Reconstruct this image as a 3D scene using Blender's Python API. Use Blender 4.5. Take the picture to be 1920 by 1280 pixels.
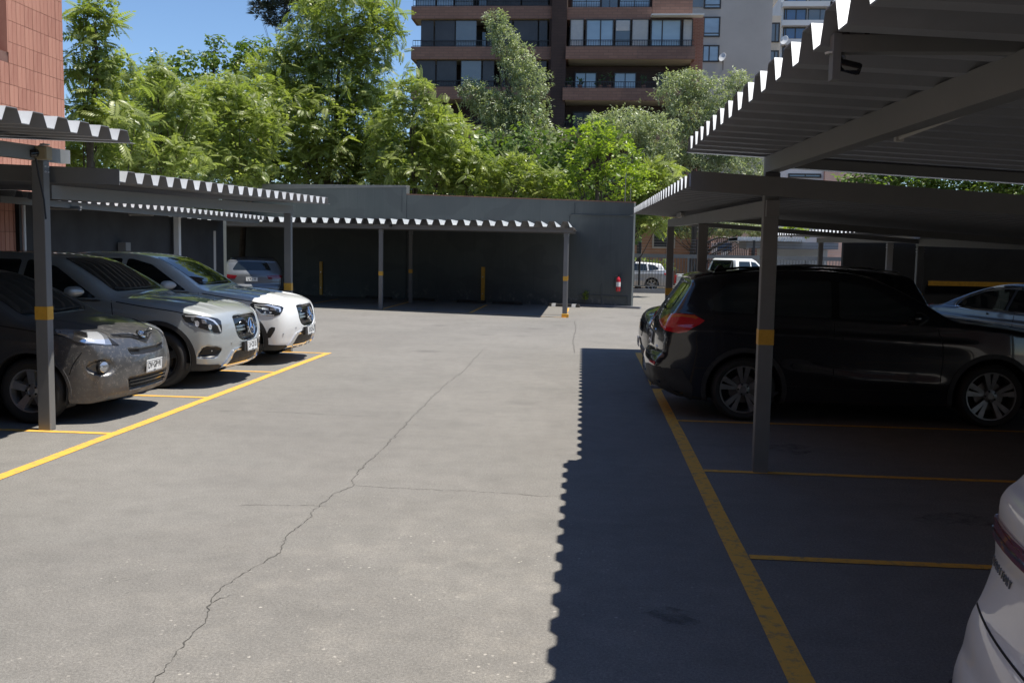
import bpy, bmesh, math, random
import numpy as np
from mathutils import Vector, Matrix, Euler
from mathutils.geometry import delaunay_2d_cdt
PI = math.pi
R_ = math.radians
for o in list(bpy.data.objects):
    bpy.data.objects.remove(o)
SC = bpy.context.scene
COL = SC.collection

# ------------------------------------------------------------------ camera
F_PX, CAM_H, ROLL = 1800.0, 1.77, .018
YAW, PITCH = math.atan2(142, F_PX), math.atan2(166, F_PX)
cam_d = bpy.data.cameras.new('camera')
cam_d.sensor_width = 36
cam_d.lens = F_PX / 1920 * 36
cam_d.clip_start = .05
cam_d.clip_end = 1500
cam = bpy.data.objects.new('camera', cam_d)
COL.objects.link(cam)
CAM_R = Matrix.Rotation(YAW, 3, 'Z') @ Matrix.Rotation(PI/2 - PITCH, 3, 'X') @ Matrix.Rotation(ROLL, 3, 'Z')
cam.matrix_world = Matrix.Translation((0, 0, CAM_H)) @ CAM_R.to_4x4()
SC.camera = cam

# ------------------------------------------------------------------ sky, sun, exposure
SUN_FROM = Vector((.93, -.06, 2.65)).normalized()
world = bpy.data.worlds.new('World')
SC.world = world
world.use_nodes = True
wn = world.node_tree
sky = wn.nodes.new('ShaderNodeTexSky')
sky.sky_type = 'NISHITA'
sky.sun_disc = False
sky.sun_elevation = math.asin(SUN_FROM.z)
sky.sun_rotation = math.atan2(SUN_FROM.x, SUN_FROM.y)
sky.altitude = 550
sky.air_density = 1.0
sky.dust_density = .0
sky.ozone_density = 6.0
wn.links.new(sky.outputs[0], wn.nodes['Background'].inputs[0])
wn.nodes['Background'].inputs[1].default_value = .105
sun_d = bpy.data.lights.new('sun', 'SUN')
sun_d.energy = 4.9
sun_d.angle = R_(.53)
sun_d.color = (1, .95, .87)
sun = bpy.data.objects.new('sun', sun_d)
sun.rotation_euler = SUN_FROM.to_track_quat('Z', 'Y').to_euler()
sun.location = (10, -2, 40)
COL.objects.link(sun)
SC.view_settings.view_transform = 'Standard'
SC.view_settings.look = 'None'
SC.view_settings.gamma = 1
SC.view_settings.exposure = .55
SC.view_settings.use_curve_mapping = False
SC.render.engine = 'CYCLES'
SC.cycles.max_bounces = 8
SC.cycles.transparent_max_bounces = 12

# ------------------------------------------------------------------ helpers
def at(px, py, Y):
    """the point of the place seen at a pixel of the photo, on the upright plane Y metres ahead"""
    d = CAM_R @ Vector(((px-960)/F_PX, -(py-640)/F_PX, -1))
    return Vector((0, 0, CAM_H)) + d * (Y/d.y)

def tag(o, label=None, cat=None, group=None, kind=None):
    if label: o['label'] = label
    if cat: o['category'] = cat
    if group: o['group'] = group
    if kind: o['kind'] = kind
    return o

def thing(name, label, cat, loc=(0, 0, 0), rz=0, group=None):
    o = bpy.data.objects.new(name, None)
    o.location = loc
    o.rotation_euler = (0, 0, rz)
    COL.objects.link(o)
    return tag(o, label, cat, group)

def copy_tree(o, parent=None):
    c = o.copy()
    COL.objects.link(c)
    if parent is not None: c.parent = parent
    for ch in list(o.children): copy_tree(ch, c)
    return c

class MB:
    """collects simple shapes into one mesh"""
    def __init__(s): s.v = []; s.f = []; s.m = []
    def add(s, vs, fs, m=0):
        n = len(s.v)
        s.v += [tuple(p) for p in vs]
        s.f += [tuple(i+n for i in f) for f in fs]
        s.m += [m]*len(fs)
        return s
    def box(s, x0, x1, y0, y1, z0, z1, m=0):
        return s.add([(x0,y0,z0),(x1,y0,z0),(x1,y1,z0),(x0,y1,z0),(x0,y0,z1),(x1,y0,z1),(x1,y1,z1),(x0,y1,z1)],
            [(0,3,2,1),(4,5,6,7),(0,1,5,4),(1,2,6,5),(2,3,7,6),(3,0,4,7)], m)
    def hexa(s, p, m=0):
        """8 corners: bottom ring then top ring"""
        return s.add(p, [(0,3,2,1),(4,5,6,7),(0,1,5,4),(1,2,6,5),(2,3,7,6),(3,0,4,7)], m)
    def tube(s, pts, r, n=8, m=0, caps=True):
        pts = [Vector(p) for p in pts]
        rr = r if isinstance(r, (list, tuple)) else [r]*len(pts)
        ring = []
        for i, p in enumerate(pts):
            d = (pts[min(i+1, len(pts)-1)] - pts[max(i-1, 0)]).normalized()
            a = d.orthogonal().normalized() if i == 0 else (a - d*a.dot(d)).normalized()
            b = d.cross(a)
            ring.append([p + (a*math.cos(2*PI*k/n) + b*math.sin(2*PI*k/n))*rr[i] for k in range(n)])
        vs = [q for g in ring for q in g]
        fs = [(i*n+k, i*n+(k+1) % n, (i+1)*n+(k+1) % n, (i+1)*n+k) for i in range(len(pts)-1) for k in range(n)]
        if caps: fs += [tuple(range(n))[::-1], tuple(range((len(pts)-1)*n, len(pts)*n))]
        return s.add(vs, fs, m)
    def lathe(s, prof, c=(0,0,0), axis='Z', n=24, m=0):
        vs = []
        for r, h in prof:
            for k in range(n):
                a = 2*PI*k/n
                x, y = r*math.cos(a), r*math.sin(a)
                p = (x, y, h) if axis == 'Z' else ((x, h, y) if axis == 'Y' else (h, x, y))
                vs.append((p[0]+c[0], p[1]+c[1], p[2]+c[2]))
        fs = [(i*n+k, i*n+(k+1) % n, (i+1)*n+(k+1) % n, (i+1)*n+k) for i in range(len(prof)-1) for k in range(n)]
        return s.add(vs, fs, m)
    def prism(s, poly, d0, d1, axis='Y', m=0):
        """poly of (u, v) pairs swept along an axis: 'Y' -> (u, d, v), 'X' -> (d, u, v), 'Z' -> (u, v, d)"""
        f = {'Y': lambda u, v, d: (u, d, v), 'X': lambda u, v, d: (d, u, v), 'Z': lambda u, v, d: (u, v, d)}[axis]
        n = len(poly)
        vs = [f(u, v, d0) for u, v in poly] + [f(u, v, d1) for u, v in poly]
        fs = [(i, (i+1) % n, n+(i+1) % n, n+i) for i in range(n)] + [tuple(range(n))[::-1], tuple(range(n, 2*n))]
        return s.add(vs, fs, m)
    def build(s, name, mats, parent=None, loc=(0, 0, 0), rz=0, smooth=False, bevel=0, mat4=None):
        me = bpy.data.meshes.new(name)
        me.from_pydata(s.v, [], s.f)
        mats = mats if isinstance(mats, (list, tuple)) else [mats]
        for m in mats: me.materials.append(m)
        if any(s.m): me.polygons.foreach_set('material_index', s.m)
        bm = bmesh.new(); bm.from_mesh(me)
        bmesh.ops.recalc_face_normals(bm, faces=bm.faces)
        if bevel:
            bmesh.ops.bevel(bm, geom=[e for e in bm.edges if e.is_manifold and e.calc_face_angle(0) > .6], offset=bevel, segments=2, affect='EDGES', profile=.5)
        bm.to_mesh(me); bm.free()
        if smooth:
            me.polygons.foreach_set('use_smooth', [True]*len(me.polygons))
            me.set_sharp_from_angle(angle=R_(38))
        return link(name, me, parent, loc, rz)

def link(name, me, parent=None, loc=(0, 0, 0), rz=0):
    o = bpy.data.objects.new(name, me)
    o.location = loc
    o.rotation_euler = (0, 0, rz)
    if parent is not None: o.parent = parent
    COL.objects.link(o)
    return o

def np_mesh(name, V, F, mats, smooth=False, mi=None):
    """fast mesh from numpy arrays: V (n,3), F (m,k)"""
    V = np.asarray(V, np.float32); F = np.asarray(F, np.int32)
    me = bpy.data.meshes.new(name)
    me.vertices.add(len(V)); me.vertices.foreach_set('co', V.ravel())
    k = F.shape[1]
    me.loops.add(F.size); me.loops.foreach_set('vertex_index', F.ravel())
    me.polygons.add(len(F)); me.polygons.foreach_set('loop_start', np.arange(len(F), dtype=np.int32)*k)
    for m in (mats if isinstance(mats, (list, tuple)) else [mats]): me.materials.append(m)
    if mi is not None: me.polygons.foreach_set('material_index', np.asarray(mi, np.int32))
    me.polygons.foreach_set('use_smooth', np.full(len(F), bool(smooth)))
    me.update(calc_edges=True)
    return me

# ------------------------------------------------------------------ materials
class NT:
    def __init__(s, name):
        s.m = bpy.data.materials.new(name); s.m.use_nodes = True
        s.t = s.m.node_tree; s.b = s.t.nodes['Principled BSDF']
    def n(s, typ, **kw):
        nd = s.t.nodes.new('ShaderNode'+typ)
        for k, v in kw.items():
            if k.startswith('_'): setattr(nd, k[1:], v)
            else: nd.inputs[k.replace('__', ' ')].default_value = v
        return nd
    def l(s, a, b): s.t.links.new(a, b)
    def set(s, **kw):
        for k, v in kw.items(): s.b.inputs[k.replace('__', ' ')].default_value = v
        return s
    def coords(s, scale=(1, 1, 1), kind='Object', rot=(0, 0, 0)):
        tc = s.n('TexCoord'); mp = s.n('Mapping', Scale=scale, Rotation=rot)
        s.l(tc.outputs[kind], mp.inputs[0])
        return mp.outputs[0]
    def noise(s, vec, scale, detail=4, rough=.55):
        nd = s.n('TexNoise', Scale=scale, Detail=detail, Roughness=rough)
        if vec is not None: s.l(vec, nd.inputs['Vector'])
        return nd.outputs['Fac']
    def ramp(s, fac, *stops):
        nd = s.n('ValToRGB')
        e = nd.color_ramp.elements
        while len(e) < len(stops): e.new(.5)
        for el, (p, c) in zip(e, stops):
            el.position = p
            el.color = (c, c, c, 1) if not isinstance(c, (tuple, list)) else (*c[:3], 1)
        s.l(fac, nd.inputs[0])
        return nd.outputs[0]
    def mix(s, fac, a, b, mode='MIX'):
        nd = s.n('Mix', _data_type='RGBA', _blend_type=mode)
        for v, i in ((fac, 0), (a, 6), (b, 7)):
            if isinstance(v, bpy.types.NodeSocket): s.l(v, nd.inputs[i])
            else: nd.inputs[i].default_value = v if i == 0 else (*v[:3], 1)
        return nd.outputs[2]
    def bump(s, h, strength=.3, dist=.01):
        nd = s.n('Bump', Strength=strength, Distance=dist)
        s.l(h, nd.inputs['Height']); s.l(nd.outputs[0], s.b.inputs['Normal'])
    def color(s, c): s.l(c, s.b.inputs['Base Color'])
    def rough(s, c): s.l(c, s.b.inputs['Roughness'])

def mat(name, c, rough=.5, metal=0, var=.0, scale=6, spec=.5, coat=0, bump=0, bscale=40, c2=None):
    """plain coloured material with procedural unevenness"""
    t = NT(name)
    t.set(Base__Color=(*c, 1), Roughness=rough, Metallic=metal, Specular__IOR__Level=spec, Coat__Weight=coat, Coat__Roughness=.03)
    if var:
        v = t.coords()
        f = t.noise(v, scale, 5)
        d = c2 or tuple(x*(1-var) for x in c)
        u = tuple(min(1, x*(1+var*.6)) for x in c)
        t.color(t.ramp(f, (.3, d), (.72, u)))
        t.rough(t.ramp(f, (.2, min(1, rough*1.15)), (.8, rough*.85)))
    if bump:
        t.bump(t.noise(t.coords(), bscale, 3), bump, .01)
    return t.m
# ------------------------------------------------------------------ car bodies
def smax(a, b, k):
    h = np.maximum(k-np.abs(a-b), 0)/k
    return np.maximum(a, b) + h*h*k*.25

def crom(pts, n=8):
    """Catmull-Rom through open points"""
    P = np.array(pts, float)
    P = np.vstack([2*P[0]-P[1], P, 2*P[-1]-P[-2]])
    out = []
    t = np.linspace(0, 1, n, endpoint=False)[:, None]
    for i in range(1, len(P)-2):
        a, b, c, d = P[i-1], P[i], P[i+1], P[i+2]
        k1, k2 = (c-a)*.5, (d-b)*.5
        L = np.linalg.norm(c-b)
        for q in (k1, k2):
            nq = np.linalg.norm(q)
            if nq > 1.2*L: q *= 1.2*L/nq
        out.append((2*t**3-3*t**2+1)*b + (t**3-2*t**2+t)*k1 + (-2*t**3+3*t**2)*c + (t**3-t**2)*k2)
    return np.vstack(out + [P[-2][None]])

def poly_sd(px, pz, poly):
    """signed distance (inside negative) to a closed polygon"""
    d = np.full(px.shape, 1e9); ins = np.zeros(px.shape, bool)
    n = len(poly)
    for i in range(n):
        (ax, az), (bx, bz) = poly[i], poly[(i+1) % n]
        ex, ez = bx-ax, bz-az
        L = ex*ex+ez*ez
        if L < 1e-12: continue
        t = np.clip(((px-ax)*ex+(pz-az)*ez)/L, 0, 1)
        d = np.minimum(d, (px-ax-ex*t)**2+(pz-az-ez*t)**2)
        c = (az > pz) != (bz > pz)
        if az != bz: ins ^= c & (px < ex*(pz-az)/ez+ax)
    return np.where(ins, -1, 1)*np.sqrt(d)

def sstep(a, b, x):
    t = np.clip((x-a)/(b-a), 0, 1)
    return t*t*(3-2*t)

def blur1(a, n):
    k = np.exp(-np.linspace(-2, 2, 2*n+1)**2); k /= k.sum()
    return np.convolve(np.pad(a, n, mode='edge'), k, mode='valid')

class Body:
    """smooth closed car body as a signed distance field: side silhouette, plan width and tumblehome.
    x runs from the nose to the tail, z up, symmetric in y"""
    H = .01
    def __init__(s, top, bottom, plan, belt, roofw, wheels, cell=.025, crown=.05, kf=.10, kr=.07, r_low=.09, r_roof=.10, shoulder=.02,
                 creases=(), emboss=(), arch=.06, ain=.3, tuck=.05, crown_front=None):
        s.crown, s.kf, s.kr, s.r_low, s.r_roof, s.cell = crown, kf, kr, r_low, r_roof, cell
        s.emboss, s.wheels, s.arch, s.ain = emboss, wheels, arch, ain
        T = crom(top, 6)
        poly = np.vstack([T, np.array(bottom, float)])
        s.L = L = max(p[0] for p in top)
        s.zmax = max(p[1] for p in top)
        h = s.H
        s.x0, s.z0 = -.4, -.05
        xs = np.arange(s.x0, L+.4, h); zs = np.arange(s.z0, s.zmax+.25, h)
        X, Z = np.meshgrid(xs, zs, indexing='ij')
        s.D = poly_sd(X, Z, poly)
        pl = np.array(plan, float)
        wl = blur1(np.interp(xs, pl[:, 0], pl[:, 1]), 12)[:, None]
        be = np.array(belt, float)
        s.be = be
        zb = blur1(np.interp(xs, be[:, 0], be[:, 1]), 8)[:, None]
        rw = np.array(roofw, float)
        wr = blur1(np.interp(xs, rw[:, 0], rw[:, 1]), 12)[:, None]
        t = np.clip((zb-Z)/(zb-.25), 0, 1.3)
        low = wl - tuck*2.2*(t-.42)**2
        u = np.clip((Z-zb)/(s.zmax-zb), 0, 1.3)
        up = wl - shoulder - (wl-shoulder-wr)*(u*.8+.2*u*u)
        W = np.where(Z < zb, low, low + (up-low)*sstep(0, .05, Z-zb))
        for pts, amp, sa, sb in creases:
            c = np.array(pts, float)
            zl = np.interp(xs, c[:, 0], c[:, 1])[:, None]
            fade = (sstep(c[0, 0], c[0, 0]+.35, xs)*(1-sstep(c[-1, 0]-.35, c[-1, 0], xs)))[:, None]
            dz = Z-zl
            W = W + amp*fade*np.where(dz > 0, np.exp(-(dz/sa)**2), np.exp(-(dz/sb)**2))
        s.W = W
        gx, gz = np.gradient(W, h)
        s.N = np.sqrt(1+np.minimum(gx*gx+gz*gz, 6))
        s.zb1, s.wl1, s.xs1 = zb[:, 0], wl[:, 0], xs
        s.wmax = float(wl.max())
    def samp(s, A, x, z):
        i = np.clip((x-s.x0)/s.H, 0, A.shape[0]-1.001); k = np.clip((z-s.z0)/s.H, 0, A.shape[1]-1.001)
        i0 = i.astype(int); k0 = k.astype(int); fi = i-i0; fk = k-k0
        return (A[i0, k0]*(1-fi)+A[i0+1, k0]*fi)*(1-fk) + (A[i0, k0+1]*(1-fi)+A[i0+1, k0+1]*fi)*fk
    def f(s, x, y, z, arches=True):
        y = np.abs(y)
        q = y*y
        x2 = x - s.kf*q*(1+1.1*q)*(1-sstep(0, 1.1, x)) + s.kr*q*(1+.8*q)*sstep(s.L-1.1, s.L, x)
        z2 = z + s.crown*q*sstep(.65, .95, z)
        d = s.samp(s.D, x2, z2)
        w = (y - s.samp(s.W, x, z))/s.samp(s.N, x, z)
        zb = np.interp(x, s.xs1, s.zb1)
        r = s.r_low + (s.r_roof-s.r_low)*sstep(0, .1, z-zb)
        f = smax(d, w, r)
        for lo, hi, e in s.emboss:
            k = (x > lo) & (x < hi) & (z > .2)
            if k.any():
                f = f.copy(); f[k] = f[k] + e(x[k], y[k], z[k])
        if arches:
            for cx, cr in s.wheels:
                dc = np.sqrt((x-cx)**2+(z-cr)**2)-(cr+s.arch)
                f = np.maximum(f, -np.maximum(dc, (s.wmax-s.ain)-y))
        return f
    def grad(s, P, e=.004, arches=True):
        g = np.empty_like(P)
        for k in range(3):
            a = P.copy(); b = P.copy(); a[:, k] += e; b[:, k] -= e
            g[:, k] = s.f(a[:, 0], a[:, 1], a[:, 2], arches) - s.f(b[:, 0], b[:, 1], b[:, 2], arches)
        return g/np.maximum(np.linalg.norm(g, axis=1, keepdims=True), 1e-9)
    def mesh(s, name, mats):
        c = s.cell
        xs = np.arange(-.08, s.L+.08+c, c); ys = np.arange(-c*.5, s.wmax+.1, c); zs = np.arange(.1, s.zmax+.06+c, c)
        X, Y, Z = np.meshgrid(xs, ys, zs, indexing='ij')
        V = s.f(X.ravel(), Y.ravel(), Z.ravel()).reshape(X.shape)
        I = V < 0
        nx, ny, nz = V.shape
        cnt = np.zeros((nx-1, ny-1, nz-1)); acc = np.zeros((nx-1, ny-1, nz-1, 3))
        offs = [(0,0,0),(1,0,0),(0,1,0),(1,1,0),(0,0,1),(1,0,1),(0,1,1),(1,1,1)]
        sl = lambda o: (slice(o[0], nx-1+o[0]), slice(o[1], ny-1+o[1]), slice(o[2], nz-1+o[2]))
        for a in range(8):
            for b in range(a+1, 8):
                oa, ob = offs[a], offs[b]
                if sum(abs(p-q) for p, q in zip(oa, ob)) != 1: continue
                va, vb = V[sl(oa)], V[sl(ob)]
                m = (va < 0) != (vb < 0)
                t = np.where(m, va/np.where(m, va-vb, 1), 0)
                cnt += m
                for k in range(3): acc[..., k] += np.where(m, oa[k]+t*(ob[k]-oa[k]), 0)
        on = cnt > 0
        idx = -np.ones(on.shape, int); idx[on] = np.arange(on.sum())
        ii = np.argwhere(on)
        P = np.stack([xs[ii[:, 0]], ys[ii[:, 1]], zs[ii[:, 2]]], 1) + acc[on]/cnt[on][:, None]*c
        F = []
        for ax in range(3):
            b = [o for o in range(3) if o != ax]
            S0 = [slice(None)]*3; S1 = [slice(None)]*3
            S0[ax] = slice(0, -1); S1[ax] = slice(1, None)
            for o in b: S0[o] = slice(1, -1); S1[o] = slice(1, -1)
            e = I[tuple(S0)] != I[tuple(S1)]
            fl = I[tuple(S0)][e]
            e = np.argwhere(e)
            e[:, b[0]] += 1; e[:, b[1]] += 1
            q = []
            for d0, d1 in ((0, 0), (1, 0), (1, 1), (0, 1)):
                k = e.copy(); k[:, b[0]] -= d0; k[:, b[1]] -= d1
                q.append(idx[k[:, 0], k[:, 1], k[:, 2]])
            q = np.stack(q, 1)
            flip = fl if ax != 1 else ~fl
            q[flip] = q[flip][:, ::-1]
            F.append(q)
        F = np.vstack(F)
        for _ in range(2):
            v = s.f(P[:, 0], P[:, 1], P[:, 2])
            P = P - s.grad(P)*np.clip(v, -c, c)[:, None]*.9
        P[:, 1] = np.where(ii[:, 1] == 0, 0, P[:, 1])
        keep = np.array([len(set(f)) == 4 for f in F.tolist()]) & (F.min(1) >= 0)
        F = F[keep]
        F = F[np.abs(P[F][:, :, 1]).max(1) > 1e-6]
        N = s.grad(P)
        on0 = P[:, 1] == 0
        N[on0, 1] = 0
        # mirrored half, welded on the centre line
        n = len(P); mp = np.arange(n)+n
        mp[on0] = np.arange(n)[on0]
        P2 = P*[1, -1, 1]; N2 = N*[1, -1, 1]
        V2 = np.vstack([P, P2]); NN = np.vstack([N, N2])
        F2 = np.vstack([F, mp[F][:, ::-1]])
        used = np.unique(F2); re = -np.ones(2*n, int); re[used] = np.arange(len(used))
        me = np_mesh(name, V2[used], re[F2], mats, True)
        # check winding against the field normal
        a = V2[F2[:, 1]]-V2[F2[:, 0]]; b = V2[F2[:, 3]]-V2[F2[:, 0]]
        if (np.cross(a, b)*NN[F2[:, 0]]).sum(1).mean() < 0: me.flip_normals()
        me.normals_split_custom_set_from_vertices(NN[used].astype(float).tolist())
        return me
    def trace(s, P, d, arches=False, n=70):
        """march points along d until they meet the body"""
        P = P.copy()
        live = np.arange(len(P))
        for _ in range(n):
            q = P[live]
            v = s.f(q[:, 0], q[:, 1], q[:, 2], arches)
            P[live] = q + d*(v*.85)[:, None]
            live = live[(np.abs(v) > 4e-4) & (np.abs(v) < 14)]
            if not len(live): break
        return P
    def patch(s, outline, ang, res=.03, off=.005, rim=.015, arches=False, dens=.02, hole=None):
        """a panel lying on the body: outline (closed), seen along a horizontal direction: 0 front, 90 side, 180 rear, 'T' top.
        outline of (u, z): u = y for front/rear, x for the side, (x, y) for the top; or 3-D points. hole: inner outline"""
        if ang == 'T':
            d = np.array([0, 0, -1.]); U = np.array([1., 0, 0]); Vv = np.array([0, 1., 0])
        else:
            a = R_(ang); d = np.array([math.cos(a), -math.sin(a), 0]); U = np.array([math.sin(a), math.cos(a), 0]); Vv = np.array([0, 0, 1.])
        def uv(o):
            o = np.array(o, float)
            if o.shape[1] == 3: o = np.stack([o@U, o@Vv], 1)
            elif ang == 180: o = o*[-1, 1]
            return o
        def dense(o):
            out = []
            for i in range(len(o)):
                p, q = o[i], o[(i+1) % len(o)]
                n = max(1, int(np.linalg.norm(q-p)/dens))
                out += [p+(q-p)*k/n for k in range(n)]
            return np.array(out)
        O = dense(uv(outline))
        loops = [O] + ([dense(uv(hole))] if hole is not None else [])
        lo, hi = O.min(0), O.max(0)
        g = np.stack(np.meshgrid(np.arange(lo[0]+res*.5, hi[0], res), np.arange(lo[1]+res*.5, hi[1], res)), -1).reshape(-1, 2)
        sd = poly_sd(g[:, 0], g[:, 1], O)
        ok = sd < -res*.4
        if hole is not None: ok &= poly_sd(g[:, 0], g[:, 1], loops[1]) > res*.4
        g = g[ok]
        pts, edges, base = [], [], 0
        for lp in loops:
            n = len(lp)
            edges += [(base+i, base+(i+1) % n) for i in range(n)]
            pts += [Vector(p) for p in lp]; base += n
        nb = base
        pts += [Vector(p) for p in g]
        vs, es, fs, ov, _, _ = delaunay_2d_cdt(pts, edges, [], 2 if hole is not None else 1, 1e-6)
        v2 = np.array([tuple(v) for v in vs])
        fs = [f for f in fs if len(f) == 3]
        if hole is not None:
            cc = np.array([v2[list(f)].mean(0) for f in fs])
            k = (poly_sd(cc[:, 0], cc[:, 1], loops[1]) > 0) & (poly_sd(cc[:, 0], cc[:, 1], O) < 0)
            fs = [f for f, b in zip(fs, k) if b]
        P0 = v2[:, :1]*U + v2[:, 1:]*Vv - d*(8 if ang != 'T' else 5)
        P = s.trace(P0, d, arches)
        N = s.grad(P, .006, arches)
        Q = P + N*off
        hit = np.abs(s.f(P[:, 0], P[:, 1], P[:, 2], arches)) < .004
        F = np.array([f for f in fs if hit[f[0]] and hit[f[1]] and hit[f[2]]])
        if len(F):                        # keep the largest connected piece
            par = list(range(len(Q)))
            def root(i):
                while par[i] != i: par[i] = par[par[i]]; i = par[i]
                return i
            for f in F.tolist():
                r0 = root(f[0]); par[root(f[1])] = r0; par[root(f[2])] = r0
            rt = np.array([root(f[0]) for f in F.tolist()])
            u, c = np.unique(rt, return_counts=True)
            F = F[rt == u[c.argmax()]]
        a = Q[F[:, 1]]-Q[F[:, 0]]; b = Q[F[:, 2]]-Q[F[:, 0]]
        if (np.cross(a, b)*N[F[:, 0]]).sum() < 0: F = F[:, ::-1]
        # rim going into the body
        ed = {}
        for f in F.tolist():
            for i in range(3): ed[(f[i], f[(i+1) % 3])] = 1
        bd = [e for e in ed if (e[1], e[0]) not in ed]
        bi = sorted({i for e in bd for i in e}); n = len(Q)
        r1 = {v: n+i for i, v in enumerate(bi)}
        r2 = {v: n+len(bi)+i for i, v in enumerate(bi)}
        V = np.vstack([Q, Q[bi], (P-N*rim)[bi]])
        NN = np.vstack([N, N[bi], N[bi]])
        T = [tuple(f) for f in F.tolist()]
        for a_, b_ in bd:
            T.append((r1[b_], r1[a_], r2[a_])); T.append((r1[b_], r2[a_], r2[b_]))
        T = np.array(T)
        used = np.unique(T); re = -np.ones(len(V), int); re[used] = np.arange(len(used))
        return V[used], re[T], NN[used], int((used < n).sum())
    def panel(s, name, m, outline, ang, parent, mirror=False, **kw):
        V, T, NN, n = s.patch(outline, ang, **kw)
        def mk(V, T, sgn):
            me = np_mesh(name, V, T, m, True)
            a = NN*[1, sgn, 1]
            me.normals_split_custom_set_from_vertices([tuple(v) if i < n else (0, 0, 0) for i, v in enumerate(a)])
            return link(name, me, parent)
        r = [mk(V, T, 1)]
        if mirror: r.append(mk(V*[1, -1, 1], T[:, ::-1], -1))
        return r
    def strip(s, name, m, line, ang, parent, w=.008, mirror=False, off=.004, rim=.01, n=8):
        """a narrow band along a line of (u, z)"""
        C = crom(line, n) if len(line) > 2 else np.array(line, float)
        t = np.gradient(C, axis=0); t /= np.maximum(np.linalg.norm(t, axis=1, keepdims=True), 1e-9)
        nrm = np.stack([-t[:, 1], t[:, 0]], 1)*w*.5
        return s.panel(name, m, np.vstack([C+nrm, (C-nrm)[::-1]]), ang, parent, mirror, off=off, rim=rim, res=.5, dens=.04)

def rounded(pts, r=.04, n=5):
    """rounds the corners of a polygon"""
    out = []
    P = [np.array(p, float) for p in pts]
    for i in range(len(P)):
        a, b, c = P[i-1], P[i], P[(i+1) % len(P)]
        la, lc = np.linalg.norm(a-b), np.linalg.norm(c-b)
        q = min(r, la*.45, lc*.45)
        p0, p1 = b+(a-b)/la*q, b+(c-b)/lc*q
        for k in range(n+1):
            t = k/n
            out.append(tuple((1-t)**2*p0+2*t*(1-t)*b+t*t*p1))
    return out

def ring(cx, cz, r0, r1, a0, a1, n=28):
    o = [(cx+r1*math.cos(R_(a0+(a1-a0)*k/n)), cz+r1*math.sin(R_(a0+(a1-a0)*k/n))) for k in range(n+1)]
    i = [(cx+r0*math.cos(R_(a1+(a0-a1)*k/n)), cz+r0*math.sin(R_(a1+(a0-a1)*k/n))) for k in range(n+1)]
    return o+i

def ellipse(cx, cz, rx, rz, n=24, p=2.):
    out = []
    for k in range(n):
        a = 2*PI*k/n; c, s_ = math.cos(a), math.sin(a)
        out.append((cx+rx*math.copysign(abs(c)**(2/p), c), cz+rz*math.copysign(abs(s_)**(2/p), s_)))
    return out

def pushes(fn, depth, axis='F', edge=.02):
    """emboss: pushes the surface in (depth > 0) where the polygon test says inside; fn(u, z) -> signed distance"""
    return lambda x, y, z: depth*(1-sstep(-edge, edge*.5, fn(x, y, z)))

def wheel(parent, c, r, rr, w, spokes, M, side=1, twin=True, hub=.07, taper=(.02, .035)):
    """wheel with tyre, rim dish and spokes; c = centre of the outer face plane"""
    wh = bpy.data.objects.new('wheel', None); COL.objects.link(wh)
    wh.parent = parent; wh.location = c
    if side < 0: wh.rotation_euler = (0, 0, PI)
    b = MB()
    b.lathe([(rr, -.01), (rr+.012, .004), (rr+.02, .006), (r*.5+rr*.5, .016), (r-.03, .008), (r-.008, -.02), (r, -.05), (r, -w+.05), (r-.01, -w+.02), (rr, -w+.01)], axis='Y', n=48)
    b.build('tyre', M['tyre'], wh, smooth=True)
    b = MB()
    b.lathe([(rr+.002, .0), (rr-.012, -.002), (rr-.02, -.03), (rr-.03, -.13)], axis='Y', n=48)
    b.lathe([(rr-.03, -.12), (.05, -.10), (.001, -.10)], axis='Y', n=32, m=1)
    b.lathe([(r*.46, -.085), (r*.44, -.075), (.06, -.075), (.001, -.075)], axis='Y', n=32, m=2)
    for k in range(spokes):
        a0 = 2*PI*k/spokes + .3
        for sg in ((-1, 1) if twin else (0,)):
            da = sg*(.5*PI/spokes*.62)
            for q in (1,):
                a = a0+da
                ux, uz = math.cos(a), math.sin(a); vx, vz = -uz, ux
                i0, o0 = hub*.7, rr-.008
                wi, wo = taper
                a2 = a0+sg*(.12 if twin else 0)
                ix, iz = math.cos(a2)*i0, math.sin(a2)*i0
                ox, oz = ux*o0, uz*o0
                P = []
                for yy, dw in ((-.06, 1.2), (-.012, 1.0)):
                    for (px, pz, ww, s_) in ((ix, iz, wi, -1), (ox, oz, wo, -1), (ox, oz, wo, 1), (ix, iz, wi, 1)):
                        y_ = yy + (-.018 if (px, pz) == (ix, iz) else .006)
                        P.append((px+vx*ww*.5*dw*s_, y_, pz+vz*ww*.5*dw*s_))
                b.hexa(P)
    b.lathe([(hub, -.06), (hub*.95, -.02), (hub*.5, -.012), (hub*.45, -.015), (.001, -.015)], axis='Y', n=20)
    for k in range(5):
        a = 2*PI*k/5
        b.lathe([(.011, -.03), (.011, -.012), (.001, -.012)], c=(math.cos(a)*hub*.78, 0, math.sin(a)*hub*.78), axis='Y', n=8, m=1)
    b.build('rim', [M['alloy'], M['rubber'], M['disc']], wh, smooth=True)
    return wh
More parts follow.
